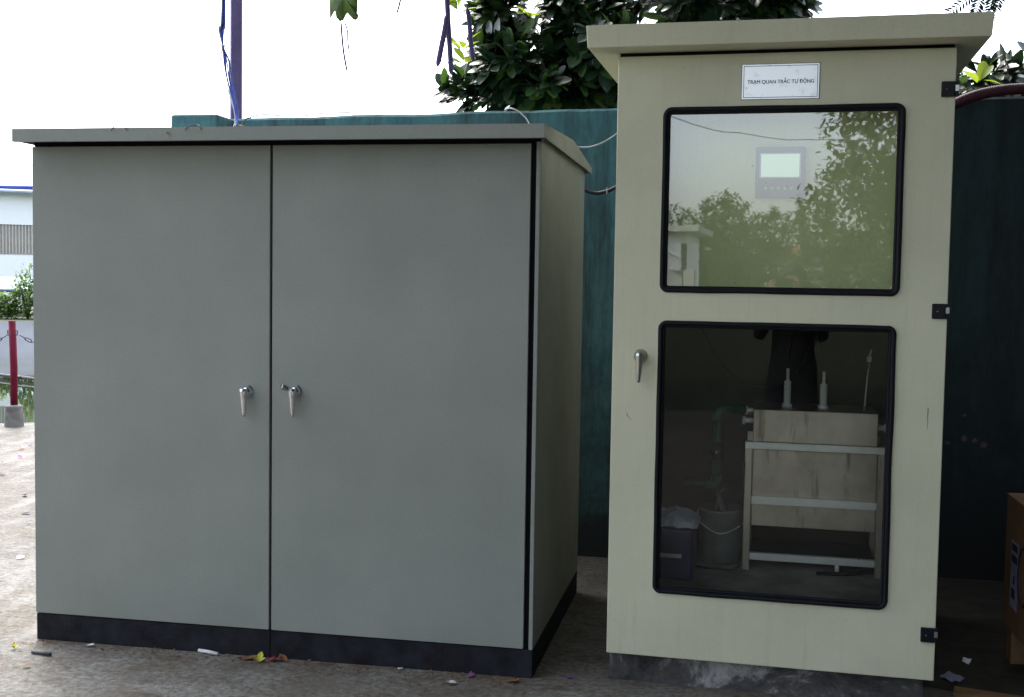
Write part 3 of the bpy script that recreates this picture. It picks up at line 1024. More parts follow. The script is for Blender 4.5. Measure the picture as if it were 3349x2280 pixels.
wb = empty('wire_bundle', (-0.472, 1.6, 1.85))
tag(wb, 'bundle of thin blue wires hanging beside the plum post', 'wires')
def wpt(p, q=(-0.472, 1.6, 1.85)): return (p[0] - q[0], p[1] - q[1], p[2] - q[2])
for k in range(7):
    jx, jy = random.uniform(-.017, .014), random.uniform(-.02, .02)
    loose = k % 3 == 2
    pts = [(-0.571, 1.75, 3.9), (-0.571 + jx * .5, 1.75 + jy, 2.712), (-0.582 + jx, 1.75 + jy, 2.598), (-0.576 + jx * .2, 1.75 + jy * .3, 2.504),
           (-0.553 + jx - (0.018 if loose else 0), 1.75 + jy, 2.429), (-0.535 + jx - (0.012 if loose else 0), 1.74, 2.335), (-0.479 + jx * .6, 1.70, 2.151), (-0.465 + jx * .4, 1.62, 2.06), (-0.455 + jx, 1.45, 1.90)]
    MB().tube(catmull([wpt(p) for p in pts], 5), 0.0034, 5).build('wire', 'wire_blue' if k < 5 else 'wire_white', wb)
MB().tube([wpt((-0.5755, 1.75, 2.508)), wpt((-0.5755, 1.75, 2.500))], 0.011, 10).build('cable_tie', 'wire_white', wb)

def cable(name, label, pts, r, mat, cat='cable', k=6):
    o = MB().tube(catmull(pts, k), r, 8).build(name, mat)
    return tag(o, label, cat)
cable('arched_cable', 'thin grey cable arching over the teal wall beside the plum post',
      [(-0.43, 1.5, 1.88), (-0.399, 1.6, 2.093), (-0.363, 1.6, 2.123), (-0.293, 1.6, 2.137), (-0.20, 1.62, 2.132), (-0.12, 1.68, 2.14), (-0.05, 1.78, 2.166), (0.06, 1.86, 2.18)], 0.003, 'wire_black')
cable('looped_cable', 'white cable curling over the teal wall onto the grey cabinet roof',
      [(0.86, 1.86, 2.19), (0.895, 1.78, 2.19), (0.93, 1.5, 2.125), (0.985, 1.25, 2.098), (1.023, 1.2, 2.091), (1.061, 1.2, 2.07), (1.103, 1.17, 2.02), (1.125, 1.1, 1.93), (1.13, 1.0, 1.853)], 0.0032, 'wire_white')
cable('sagging_cable', 'white cable sagging from the grey cabinet roof to the cream cabinet',
      [(1.18, 1.0, 1.853), (1.25, 1.2, 1.945), (1.294, 1.3, 1.938), (1.335, 1.3, 1.934), (1.386, 1.3, 1.945), (1.445, 1.3, 1.976), (1.53, 1.25, 2.03), (1.66, 1.18, 2.08)], 0.0034, 'wire_white')
bc = empty('black_hose', (1.36, 1.5, 1.749))
tag(bc, 'thick black cable sagging low between the two cabinets', 'cable')
q0 = (1.36, 1.5, 1.749)
MB().tube(catmull([wpt(p, q0) for p in [(1.10, 1.45, 1.86), (1.22, 1.5, 1.815), (1.306, 1.5, 1.764), (1.36, 1.5, 1.749), (1.406, 1.5, 1.758), (1.428, 1.5, 1.766), (1.49, 1.48, 1.80), (1.62, 1.40, 1.88), (1.66, 1.10, 1.90)]], 6), 0.0085, 10).build('hose', 'wire_black', bc)
MB().box(0.046, 0.051, -0.012, -0.009, -0.004, 0.026).build('cable_tie', 'wire_white', bc, 0.001)

# corrugated maroon hose over the wall at the right
hz = empty('corrugated_hose', (3.0, 1.68, 2.2))
tag(hz, 'maroon corrugated hose arched over the wall beside the cream cabinet', 'hose')
path = catmull([(2.62, 1.55, 1.80), (2.74, 1.62, 2.00), (2.86, 1.68, 2.115), (2.955, 1.70, 2.172), (3.05, 1.70, 2.205), (3.17, 1.70, 2.222), (3.30, 1.72, 2.222), (3.50, 1.80, 2.20), (3.75, 1.9, 2.06), (3.9, 2.0, 1.7)], 40)
rr_ = [0.0245 + 0.0010 * math.sin(i * 1.9) for i in range(len(path))]
MB().tube([p - Vector((3.0, 1.68, 2.2)) for p in path], rr_, 12).build('hose', 'hose', hz)

# ------------------------------------------------------------------ cartons at the right edge
cb = empty('cardboard_box', (2.975, 0.60, 0.145))
tag(cb, 'brown cardboard carton with a lilac printed label at the right edge', 'box')
MB().box(0, 0.52, -0.52, 0, 0, 0.468).build('carton', 'card', cb, 0.004)
MB().box(-0.0012, -0.0004, -0.20, -0.10, 0.085, 0.32).build('printed_label', 'label', cb)
for (y0, y1, z0, z1) in ((-0.19, -0.11, 0.285, 0.31), (-0.19, -0.11, 0.245, 0.272), (-0.17, -0.12, 0.12, 0.155), (-0.16, -0.14, 0.17, 0.20)):
    MB().box(-0.0020, -0.0014, y0, y1, z0, z1).build('label_print', 'ink', cb)
rg = MB()
rp = [(-0.0012, -0.275 + 0.062 * math.cos(2 * math.pi * k / 28), 0.225 + 0.10 * math.sin(2 * math.pi * k / 28)) for k in range(28)]
rg.tube(rp, 0.004, 5, closed=True)
rg.build('printed_ring', 'ink', cb)
MB().box(-0.0009, -0.0003, -0.52, 0.0, 0.4655, 0.4676).build('tape_edge', 'cardlight', cb)
wbk = MB().box(0.0, 0.42, 0.0, 0.08, 0.0, 0.142).build('wooden_block', 'wood')
wbk.location = (2.988, 0.510, 0.0)
tag(wbk, 'pale plywood block under the cardboard carton', 'block')
wbk.modifiers.new('bevel', 'BEVEL').width = 0.002
pk = MB().box(-0.09, 0.25, -0.03, 0.035, 0.0, 0.012).build('wooden_plank', 'wood')
pk.location = (2.83, 0.175, 0.0)
pk.rotation_euler = (0, 0, R_(-14))
tag(pk, 'flat orange plank on the ground at the bottom right corner', 'plank')

# unseen wall added beyond the right edge to block light from that side
rwv = MB().box(3.46, 3.58, -4.6, 1.795, 0, 2.35).build('return_wall', 'wall')
tag(rwv, 'mouldy teal wall returning forward past the cartons', 'wall')

# ------------------------------------------------------------------ leaves
LV, LF = leaf_shape()
def leaf_mesh(name, mat, shape=None):
    v, f = shape or (LV, LF)
    me = bpy.data.meshes.new(name)
    me.from_pydata(v, [], f)
    for p in me.polygons: p.use_smooth = True
    me.materials.append(MT[mat])
    return me
ME_LEAF = leaf_mesh('leaf', 'leaf')
ME_YOUNG = leaf_mesh('young_leaf', 'leafy')
ME_MID = leaf_mesh('mid_leaf', 'leafmid')

def frame(dirv, upv):
    x = dirv.normalized()
    y = upv.cross(x)
    if y.length < 1e-4: y = x.orthogonal()
    y.normalize()
    z = x.cross(y)
    return Matrix((x, y, z)).transposed().to_4x4()

def whorl(c, outw, n, L, rnd, spread=0.9, droop=0.35):
    """a rosette of leaves at a twig end: list of matrices"""
    ms = []
    o_ = outw.normalized()
    a = o_.orthogonal().normalized()
    b_ = o_.cross(a)
    ph = rnd.uniform(0, 6.28)
    for k in range(n):
        an = ph + k * 2.4 + rnd.uniform(-.3, .3)
        sp = spread * rnd.uniform(0.6, 1.15)
        d = o_ * math.cos(sp) + (a * math.cos(an) + b_ * math.sin(an)) * math.sin(sp)
        d.z -= droop * rnd.random()
        d.normalize()
        upv = (o_ * 0.8 + Vector((rnd.uniform(-.5, .5), rnd.uniform(-.5, .5), 0.7))).normalized()
        l = L * rnd.uniform(0.55, 1.2)
        m = frame(d, upv)
        m = Matrix.Translation(c + d * 0.015 - o_ * 0.03 * rnd.random()) @ m @ Matrix.Diagonal((l, l * rnd.uniform(0.85, 1.15), l, 1))
        ms.append(m)
    return ms

def leaves_mesh(name, ms, mat, parent=None, shape=None):
    v0, f0 = shape or (LV, LF)
    vs_, fs_ = [], []
    v0 = [Vector(v) for v in v0]
    for m in ms:
        b_ = len(vs_)
        vs_ += [tuple(m @ v) for v in v0]
        fs_ += [[b_ + i for i in f] for f in f0]
    me = bpy.data.meshes.new(name)
    me.from_pydata(vs_, [], fs_)
    me.polygons.foreach_set('use_smooth', [True] * len(fs_))
    me.materials.append(MT[mat] if isinstance(mat, str) else mat)
    o = bpy.data.objects.new(name, me)
    col.objects.link(o)
    if parent: o.parent = parent
    return o

# broad-leaved tree behind the wall
rnd = random.Random(5)
bt = empty('broadleaf_tree', (1.75, 3.6, 0))
tag(bt, 'dense dark green broad-leaved tree overhanging the teal wall', 'tree')
BT = Vector((1.75, 3.6, 0))
blobs = [  # centre, radii, clusters
    ((0.74, 3.0, 2.60), (0.25, 0.45, 0.20), 95), ((0.82, 3.0, 2.44), (0.42, 0.45, 0.10), 75), ((0.385, 2.9, 2.44), (0.075, 0.2, 0.085), 7),
    ((0.515, 3.0, 2.86), (0.06, 0.25, 0.12), 16), ((0.56, 3.0, 2.68), (0.08, 0.3, 0.12), 22), ((0.60, 3.0, 2.92), (0.13, 0.3, 0.11), 30), ((1.06, 3.05, 2.97), (0.20, 0.4, 0.17), 60), ((1.17, 3.0, 2.66), (0.28, 0.45, 0.28), 110),
    ((1.10, 3.2, 2.42), (0.5, 0.45, 0.14), 70), ((1.75, 3.2, 3.02), (0.55, 0.5, 0.17), 110), ((2.15, 3.2, 2.97), (0.24, 0.3, 0.12), 40), ((1.6, 3.6, 3.75), (0.9, 0.8, 0.45), 90),
    ((3.32, 3.0, 2.46), (0.15, 0.25, 0.08), 20), ((3.58, 3.1, 2.50), (0.16, 0.3, 0.09), 20), ((3.17, 3.0, 2.38), (0.12, 0.25, 0.08), 14)]
oldm, cl_c = [], []
for c, r, n in blobs:
    for k in range(n):
        while True:
            q = Vector((rnd.uniform(-1, 1), rnd.uniform(-1, 1), rnd.uniform(-1, 1)))
            if q.length < 1: break
        if rnd.random() < 0.6: q = q.normalized() * rnd.uniform(0.75, 1.0)
        p = Vector(c) + Vector((q.x * r[0], q.y * r[1], q.z * r[2]))
        outw = Vector((q.x, q.y * 0.8 - 0.25, q.z * 0.8 + 0.35))
        cl_c.append((p, outw))
        oldm += whorl(p, outw, rnd.randint(6, 9), 0.125, rnd)
young = []
for (x, z, n) in ((0.455, 2.93, 7), (0.50, 2.97, 7), (0.43, 2.86, 6), (0.52, 2.90, 5), (0.455, 2.64, 5), (0.47, 2.56, 4), (0.845, 2.82, 6), (2.42, 2.90, 9), (2.50, 2.88, 7), (3.21, 2.42, 4), (3.52, 2.53, 6)):
    young += whorl(Vector((x, 2.62, z)), Vector((rnd.uniform(-.4, .4), -0.5, 0.8)), n, 0.125, rnd)
for k in range(430):                         # unseen crown mass added overhead to darken the gap between the cabinets
    while True:
        q = Vector((rnd.uniform(-1, 1), rnd.uniform(-1, 1), rnd.uniform(-1, 1)))
        if q.length < 1: break
    p = Vector((2.0, 1.1, 4.05)) + Vector((q.x * 2.1, q.y * 1.9, q.z * 0.5))
    oldm += whorl(p, Vector((q.x, q.y, q.z + .3)), 8, 0.24, rnd)
for k in range(240):                         # unseen low boughs added to shade the cabinet tops and the grey side
    while True:
        q = Vector((rnd.uniform(-1, 1), rnd.uniform(-1, 1), rnd.uniform(-1, 1)))
        if q.length < 1: break
    p = Vector((2.1, -0.25, 3.05)) + Vector((q.x * 1.9, q.y * 1.1, q.z * 0.22))
    oldm += whorl(p, Vector((q.x, q.y, q.z + .6)), 8, 0.22, rnd, 1.1, 0.1)
# the leaves nearest the camera are pieces of their own, the rest of the crown is one mass
def inview(m):
    p = m.translation - CAM
    z = p.dot(fw)
    return abs(p.dot(rt2) / z) < 0.46 and p.dot(up2) / z < 0.31 and z > 4
cand = sorted([m for m in oldm if inview(m)], key=lambda m: (m.translation - CAM).length)
single = cand[:300 - len(young)]
sid = {id(m) for m in single}
inv = Matrix.Translation(-BT)
for lst, me in ((single, ME_LEAF), (young, ME_YOUNG)):
    for m in lst:
        o = bpy.data.objects.new('leaf', ME_MID if me is ME_LEAF and rnd.random() < .3 else me)
        col.objects.link(o)
        o.parent = bt
        o.matrix_basis = inv @ m
o = leaves_mesh('crown', [inv @ m for m in oldm if id(m) not in sid], 'leaf', bt)
o.data.materials.append(MT['leafmid'])
nf_ = len(LF)
o.data.polygons.foreach_set('material_index', [1 if noise.noise(Vector((i_ // nf_ * 0.37, 0, 0))) > 0.18 else 0 for i_ in range(len(o.data.polygons))])
o['kind'] = 'stuff'
t = MB()
t.tube(catmull([(0, 0, 0), (0.03, 0, 0.9), (-0.05, -0.05, 1.8), (-0.1, -0.1, 2.6), (-0.2, -0.1, 3.4)], 5), [0.13 - 0.004 * i for i in range(21)], 10)
t.build('trunk', 'bark', bt)
t = MB()
for c, r, n in blobs:
    a = Vector((-0.05, -0.05, 1.9 + rnd.uniform(0, .3)))
    e = Vector(c) - BT
    mid = a.lerp(e, 0.5) + Vector((0, 0, 0.12))
    t.tube(catmull([a, mid, e], 5), [0.035 - 0.0025 * i for i in range(11)], 6)
for p, ow in rnd.sample(cl_c, 260):
    near = min(blobs, key=lambda bb_: (Vector(bb_[0]) - p).length)
    t.tube([Vector(near[0]) - BT, (Vector(near[0]).lerp(p, .6)) - BT + Vector((0, 0, -.02)), p - BT], [0.007, 0.005, 0.003], 4)
for e in ((1.2, 1.6, 4.1), (2.6, 1.2, 4.1), (2.0, 0.2, 4.1), (3.2, 0.6, 4.0), (1.2, -0.2, 3.05), (2.8, -0.4, 3.05)):
    a, e = Vector((-0.15, -0.1, 3.0)), Vector(e) - BT
    t.tube(catmull([a, a.lerp(e, .5) + Vector((0, 0, .35)), e], 6), [0.05 - 0.0032 * i for i in range(13)], 6)
t.build('limbs', 'bark', bt)

# ------------------------------------------------------------------ canopy tree over the yard (its crown is above the picture, its leaves and pods hang into it)
ct = empty('shade_tree', (6.4, -2.6, 0))
tag(ct, 'large shade tree whose crown spreads over the yard above the cabinets', 'tree')
CT = Vector((6.4, -2.6, 0))
t = MB()
t.tube(catmull([(0, 0, -0.1), (-0.05, 0, 1.5), (-0.2, 0.05, 3.0), (-0.5, 0.1, 4.4), (-1.2, 0.3, 5.6)], 5), [0.30 - 0.008 * i for i in range(21)], 12)
t.build('trunk', 'bark', ct)
t = MB()
for e in ((-5.6, 3.6, 3.35), (-6.5, 0.5, 5.2), (-4.5, -3.5, 5.4), (-3.2, 3.9, 3.6), (-2.0, 3.5, 5.0), (-1, -2.5, 5.6)):
    a = Vector((-0.45, 0.1, 4.2))
    e = Vector(e)
    t.tube(catmull([a, a.lerp(e, .5) + Vector((0, 0, 0.5)), e], 6), [0.10 - 0.0065 * i for i in range(13)], 7)
t.build('limbs', 'bark', ct)
ms = []
for k in range(7100):
    while True:
        q = Vector((rnd.uniform(-1, 1), rnd.uniform(-1, 1), rnd.uniform(-1, 1)))
        if q.length < 1: break
    if k >= 5900:                              # unseen lobe behind the viewer, added to cut the front light
        p = Vector((-4.4, -4.6, 5.5)) + Vector((q.x * 7.0, q.y * 3.4, q.z * 1.1))
    elif k < 3000:
        p = Vector((-1.2, -1.2, 5.9)) + Vector((q.x * 5.2, q.y * 6.0, q.z * 1.45))
    else:                                      # low lobe on the right, added to block light from that side
        p = Vector((1.0, -2.0, 4.3)) + Vector((q.x * 2.9, q.y * 6.0, q.z * 3.0))
    d = Vector((rnd.uniform(-1, 1), rnd.uniform(-1, 1), rnd.uniform(-.7, .3))).normalized()
    l = rnd.uniform(.36, .58)
    ms.append(Matrix.Translation(p) @ frame(d, Vector((rnd.uniform(-.5, .5), rnd.uniform(-.5, .5), 1))) @ Matrix.Diagonal((l, l, l, 1)))
CS = leaf_shape(1, .55, .06, .12, 2)
leaves_mesh('crown', ms, 'leafolive', ct, CS)['kind'] = 'stuff'

def pod(pts, wmax, parent, mat='leafpod'):
    pts = catmull(pts, 6)
    n = len(pts)
    m = MB()
    vs_, fs_ = [], []
    side = rt
    for i, p in enumerate(pts):
        tt = i / (n - 1)
        wd = wmax * min(1, (tt * 9 + .25)) * min(1, (1 - tt) * 10 + .15)
        for k in range(8):
            a = 2 * math.pi * k / 8
            vs_.append(p + side * (wd * .5 * math.cos(a)) + Vector((0, 1, 0)) * (wd * .22 * math.sin(a)))
    for i in range(n - 1):
        for k in range(8):
            fs_.append((i * 8 + k, i * 8 + (k + 1) % 8, i * 8 + 8 + (k + 1) % 8, i * 8 + 8 + k))
    fs_ += [tuple(range(7, -1, -1)), tuple(range((n - 1) * 8, n * 8))]
    m.add(vs_, fs_, True)
    return m.build('pod', mat, parent)
bv = empty('bean_vine', (0.80, 1.0, 2.9))
tag(bv, 'twiggy vine with long plum bean pods hanging against the sky', 'vine')
Q = Vector((0.80, 1.0, 2.9))
def L_(*pts): return [Vector(p) - Q for p in pts]
pod(L_((0.772, 1, 2.62), (0.776, 1, 2.50), (0.784, 1, 2.38), (0.792, 1, 2.28), (0.796, 1, 2.205)), 0.022, bv)
pod(L_((0.779, 0.99, 2.455), (0.772, 0.985, 2.40), (0.758, 0.98, 2.32), (0.742, 0.98, 2.236)), 0.023, bv)
pod(L_((0.858, 1.02, 2.485), (0.868, 1.02, 2.42), (0.875, 1.02, 2.34), (0.886, 1.02, 2.262)), 0.020, bv)
pod(L_((0.572, 1.02, 2.56), (0.562, 1.02, 2.51), (0.551, 1.02, 2.472)), 0.008, bv)
t = MB()
for pts in (((0.772, 1, 2.62), (0.79, 1.0, 2.75), (0.8, 1.0, 2.95), (0.85, 1.02, 3.3), (0.8, 1.0, 3.8)), ((0.776, 1, 2.47), (0.81, 1, 2.482), (0.835, 1, 2.476), (0.828, 1, 2.44), (0.80, 1, 2.432)),
            ((0.858, 1.02, 2.485), (0.845, 1.02, 2.50), (0.83, 1.02, 2.55), (0.82, 1.02, 2.7)), ((0.776, 1, 2.452), (0.745, 1, 2.43), (0.70, 1, 2.435), (0.685, 1, 2.47), (0.67, 1, 2.50)),
            ((0.775, 1, 2.44), (0.757, 1, 2.40), (0.755, 1, 2.36), (0.745, 1, 2.37)), ((0.786, 1, 2.385), (0.80, 1, 2.384)), ((0.69, 1, 2.48), (0.66, 1, 2.482)), ((0.73, 1, 2.51), (0.75, 1, 2.47))):
    t.tube(catmull(L_(*pts), 5), 0.0011, 5)
t.build('stem', 'twig', bv)

lv = empty('lobed_leaf_vine', (0.32, 1.0, 2.9))
tag(lv, 'pale lobed leaf with two slim hanging tendrils at the top edge', 'vine')
Q = Vector((0.32, 1.0, 2.9))
def lobed(cx, cz, s):
    out = [(-0.075, .14), (-0.070, .02), (-0.067, -0.052), (-0.055, -0.05), (-0.044, -0.035), (-0.036, -0.022), (-0.030, -0.04), (-0.026, -0.06), (-0.012, -0.075), (0.000, -0.068), (0.008, -0.045), (0.013, -0.035),
           (0.022, -0.045), (0.040, -0.064), (0.058, -0.07), (0.070, -0.062), (0.072, -0.05), (0.064, -0.047), (0.066, -0.02), (0.068, .02), (0.075, .14)]
    c = (0.0, 0.03)
    vs_ = [(cx + c[0] * s, 0.0, cz + c[1] * s)]
    for (x, z) in out:
        vs_.append((cx + x * s, 0.018 * math.sin(x * 60) + 0.05 * (x * x) * 10, cz + z * s))
    n = len(vs_)
    half = [((vs_[0][0] + v[0]) / 2, v[1] * .4 - 0.006, (vs_[0][2] + v[2]) / 2) for v in vs_[1:]]
    allv = vs_ + half
    fs_ = []
    for i in range(1, n - 1):
        fs_.append((n + i - 1, i, i + 1, n + i))
        fs_.append((0, n + i - 1, n + i))
    return MB().add(allv, fs_, True)
m_ = lobed(0.0, -0.388, 1.0)
o = m_.build('leaf', 'leafpale', lv)
so = o.modifiers.new('thick', 'SOLIDIFY'); so.thickness = 0.0008
pod(L_((0.309, 1.0, 2.438), (0.313, 1.0, 2.39), (0.322, 1.0, 2.31), (0.34, 1.0, 2.218)), 0.0085, lv)
pod(L_((0.322, 1.0, 2.445), (0.338, 1.0, 2.40), (0.341, 1.0, 2.35), (0.349, 1.0, 2.301)), 0.0065, lv)
t = MB()
t.tube(catmull(L_((0.309, 0.998, 2.44), (0.315, 0.996, 2.50), (0.32, 0.995, 2.6), (0.34, 0.99, 3.0), (0.5, 1.0, 3.6)), 6), 0.0016, 5)
t.tube(catmull(L_((0.322, 0.998, 2.445), (0.318, 0.996, 2.50), (0.321, 0.995, 2.6)), 6), 0.0012, 5)
t.build('stem', 'twig', lv)

# feathery fronds over the cream cabinet's right corner
fr = empty('feathery_branch', (2.95, 1.25, 2.62))
tag(fr, 'dark feathery leaf fronds hanging above the right corner of the cream roof', 'branch')
Q = Vector((2.95, 1.25, 2.62))
LEAFLET = leaf_shape(1, .34, .05, .08, 3, .15)
fro = leaf_mesh('leaflet', 'leaf', LEAFLET)
lfm, t = [], MB()
for pts in (((2.99, 1.25, 2.72), (2.93, 1.2, 2.56), (2.875, 1.2, 2.50), (2.812, 1.2, 2.452)), ((3.0, 1.25, 2.72), (2.945, 1.22, 2.57), (2.925, 1.2, 2.50), (2.912, 1.2, 2.445)), ((3.0, 1.25, 2.72), (2.985, 1.22, 2.57), (2.975, 1.2, 2.50), (2.965, 1.2, 2.44)), ((3.0, 1.25, 2.72), (3.01, 1.22, 2.57), (3.0, 1.2, 2.52), (2.99, 1.2, 2.465))):
    cp = catmull(L_(*pts), 6)
    t.tube(cp, 0.0016, 5)
    for i in range(5, len(cp) - 1):
        d = (cp[i + 1] - cp[i]).normalized()
        sd2 = d.cross(Vector((0, 1, 0))).normalized()
        for s in (-1, 1):
            dd = (sd2 * s + d * 0.6 + Vector((0, rnd.uniform(-.3, .3), 0))).normalized()
            l = rnd.uniform(.026, .034)
            lfm.append(Matrix.Translation(cp[i]) @ frame(dd, Vector((0, -1, 0.3))) @ Matrix.Diagonal((l, l, l, 1)))
t.tube(catmull(L_((3.0, 1.25, 2.72), (3.1, 1.2, 2.95), (3.3, 1.1, 3.4), (3.6, 1.0, 4.3)), 5), 0.004, 6)
t.build('stem', 'twig', fr)
for m in lfm:
    o = bpy.data.objects.new('leaflet', fro)
    col.objects.link(o); o.parent = fr; o.matrix_basis = m

# ------------------------------------------------------------------ canal side: bollard post and chain, far bank
rp0 = empty('red_post', (-4.2, 5.36, 0))
tag(rp0, 'red steel bollard post in a rough concrete foot by the canal', 'post')
MB().tube([(0, 0, 0.18), (0.002, 0, 0.5), (-0.012, 0, 0.925)], 0.031, 18).build('shaft', 'redpost', rp0)
vs_, fs_ = [], []
for i, (r, z) in enumerate(((0.082, -0.01), (0.080, 0.05), (0.074, 0.12), (0.070, 0.178), (0.055, 0.188), (0.0, 0.19))):
    for k in range(20):
        a = 2 * math.pi * k / 20
        rr2 = r * (1 + 0.09 * noise.noise(Vector((math.cos(a) * 3, math.sin(a) * 3, z * 12))))
        vs_.append((rr2 * math.cos(a), rr2 * math.sin(a), z))
for i in range(5):
    for k in range(20):
        fs_.append((i * 20 + k, i * 20 + (k + 1) % 20, i * 20 + 20 + (k + 1) % 20, i * 20 + 20 + k))
MB().add(vs_, fs_).build('footing', 'concpost', rp0)
for s in (-1, 1):
    MB().tube([(s * 0.030, -0.01, 0.80), (s * 0.045, -0.012, 0.80), (s * 0.048, -0.012, 0.84), (s * 0.03, -0.01, 0.842)], 0.005, 6).build('chain_eye', 'chain', rp0)
def link_mesh():
    pts = []
    for k in range(14):
        a = 2 * math.pi * k / 14
        pts.append((0.020 * math.cos(a) + (0.012 if math.cos(a) > 0 else -0.012), 0.012 * math.sin(a), 0))
    o = MB().tube(pts, 0.0042, 6, closed=True).build('chain_link', 'chain')
    me = o.data
    bpy.data.objects.remove(o)
    return me
ME_LINK = link_mesh()
for nm, sgn, lab in (('a', 1, 'steel chain sagging from the red post towards the grey cabinet'), ('b', -1, 'steel chain sagging from the red post out of the left edge')):
    st_ = Vector((-4.2, 5.36, 0)) + TD * (0.05 * sgn) + Vector((0, 0, 0.80))
    en_ = st_ + TD * (1.9 * sgn)
    c_ = empty('chain', st_)
    tag(c_, lab, 'chain', 'chains on the canal posts')
    nl = 40
    for i in range(nl):
        t0, t1 = i / nl, (i + 1) / nl
        def cp_(t_):
            p = st_.lerp(en_, t_)
            p.z -= 0.55 * 4 * t_ * (1 - t_) * 0.55
            return p
        a, b2 = cp_(t0), cp_(t1)
        m = frame(b2 - a, Vector((0, 0, 1)))
        if i % 2: m = m @ Matrix.Rotation(math.pi / 2, 4, 'X')
        o = bpy.data.objects.new('chain_link', ME_LINK)
        col.objects.link(o); o.parent = c_
        o.matrix_basis = Matrix.Translation((a + b2) / 2 - st_) @ m
for sgn in (1, -1):      # the neighbouring posts that carry the chains
    c2 = Vector((-4.2, 5.36, 0)) + TD * (2.0 * sgn)
    e2 = empty('red_post', c2)
    tag(e2, 'red bollard post %s' % ('hidden behind the grey cabinet' if sgn > 0 else 'beyond the left edge of the yard'), 'post')
    for ch in [o for o in bpy.data.objects if o.parent == rp0]:
        n_ = ch.copy(); col.objects.link(n_); n_.parent = e2
cable('floating_pipe', 'black pipe floating across the canal behind the red post', [(-11.27 - 8, 15.418 + 4.2, -.54), (-11.27, 15.418, -.54), (-10.25, 14.905, -.54), (-4, 11.7, -.54)], 0.03, 'wire_black', 'pipe')

# white shed on the far bank, in (s,d) coordinates
S0 = TD.dot(Vector((-21.7, 31.45, 0)))
shd = empty('factory_shed', sd_(S0, 38.2, 0.10), math.atan2(TD.y, TD.x))
tag(shd, 'long white factory shed with a beige ribbed band across the canal', 'building')
b = MB(); b.box(-16, 9, 0, 12, 0, 1.84); b.build('lower_wall', 'whitewall', shd)
b = MB(); b.box(-16, 9, 0.05, 12, 1.84, 2.83); b.build('band_backing', 'beige', shd)
n_r = 0
rib = MB().box(0, 0.034, -0.03, 0.049, 1.845, 2.825).build('rib', 'beige', shd)
rib.location.x = -9
for k in range(1, 150):
    o = rib.copy(); col.objects.link(o); o.location.x = -9 + k * 0.1
b = MB(); b.box(-16, 9, -0.05, 12, 2.835, 3.88); b.build('upper_wall', 'whitewall', shd)
b = MB(); b.prism_x([(-0.5, 3.885), (-0.5, 3.97), (6, 5.4), (12.4, 3.97), (12.4, 3.885)], -16.4, 9.4); b.build('roof', simple('pale_roof', (0.45, 0.5, 0.55), .6), shd)
b = MB(); b.tube([(-16.3, -0.56, 3.90), (9.3, -0.56, 3.90)], 0.06, 8); b.build('gutter', simple('blue_gutter', (0.34, 0.40, 0.48), .5), shd)
aw = empty('lean_to', sd_(S0 - 2.4, 32.8, 0.10), math.atan2(TD.y, TD.x))
tag(aw, 'low pale teal lean-to roof behind the canal bushes', 'shed')
b = MB(); b.prism_x([(0, 0.72), (0, 0.76), (1.6, 1.10), (1.6, 1.06)], -4, 2.9); b.build('roof', 'awning', aw)
b = MB(); b.box(-4, 2.9, -0.02, 0.0, 0.66, 0.72); b.build('fascia', 'bluebox', aw)
for x in (-3.8, -0.5, 2.7):
    b = MB(); b.box(x, x + 0.08, 0.02, 0.10, 0, 0.72); b.build('post', 'rail', aw)
cable('overhead_line', 'dark blue overhead line crossing the sky left of the grey cabinet', [(-33, 8.8, 3.3), (-14.996, 20.897, 3.327), (-14.419, 21.284, 3.366), (2, 32, 3.6)], 0.03, 'wire_blue', 'line')
BS = leaf_shape(1, .42, .06, .15, 2)
for i, (x, y, r, h, lab) in enumerate(((-16.75, 24.6, 0.62, 1.45, 'tall light green bush on the far bank beside the grey cabinet'), (-17.5, 24.2, 0.6, 0.85, 'low green bush on the far bank at the left edge'), (-16.0, 25.1, 0.7, 1.3, 'green bush on the far bank half hidden by the grey cabinet'))):
    bu = empty('canal_bush', (x, y, 0.10))
    tag(bu, lab, 'bush', 'bushes on the far bank')
    ms = []
    for k in range(1500):
        a, rr2 = rnd.uniform(0, 6.283), r * math.sqrt(rnd.random())
        z = rnd.random() ** 0.8 * h * (1 - 0.6 * (rr2 / r) ** 2) * rnd.uniform(.7, 1.1)
        d = Vector((rnd.uniform(-1, 1), rnd.uniform(-1, 1), rnd.uniform(-.2, .9))).normalized()
        l = rnd.uniform(.10, .2)
        ms.append(Matrix.Translation((rr2 * math.cos(a), rr2 * math.sin(a) * .7, z)) @ frame(d, Vector((0, 0, 1))) @ Matrix.Diagonal((l, l, l, 1)))
    leaves_mesh('foliage', ms, 'leafbush', bu, BS)['kind'] = 'stuff'
    t = MB()
    for k in range(6):
        e = Vector((rnd.uniform(-r, r) * .7, rnd.uniform(-r, r) * .4, h * rnd.uniform(.6, .95)))
        t.tube([(0, 0, -0.05), e * 0.5 + Vector((0, 0, .1)), e], [0.02, 0.014, 0.006], 5)
    t.build('stems', 'twig', bu)

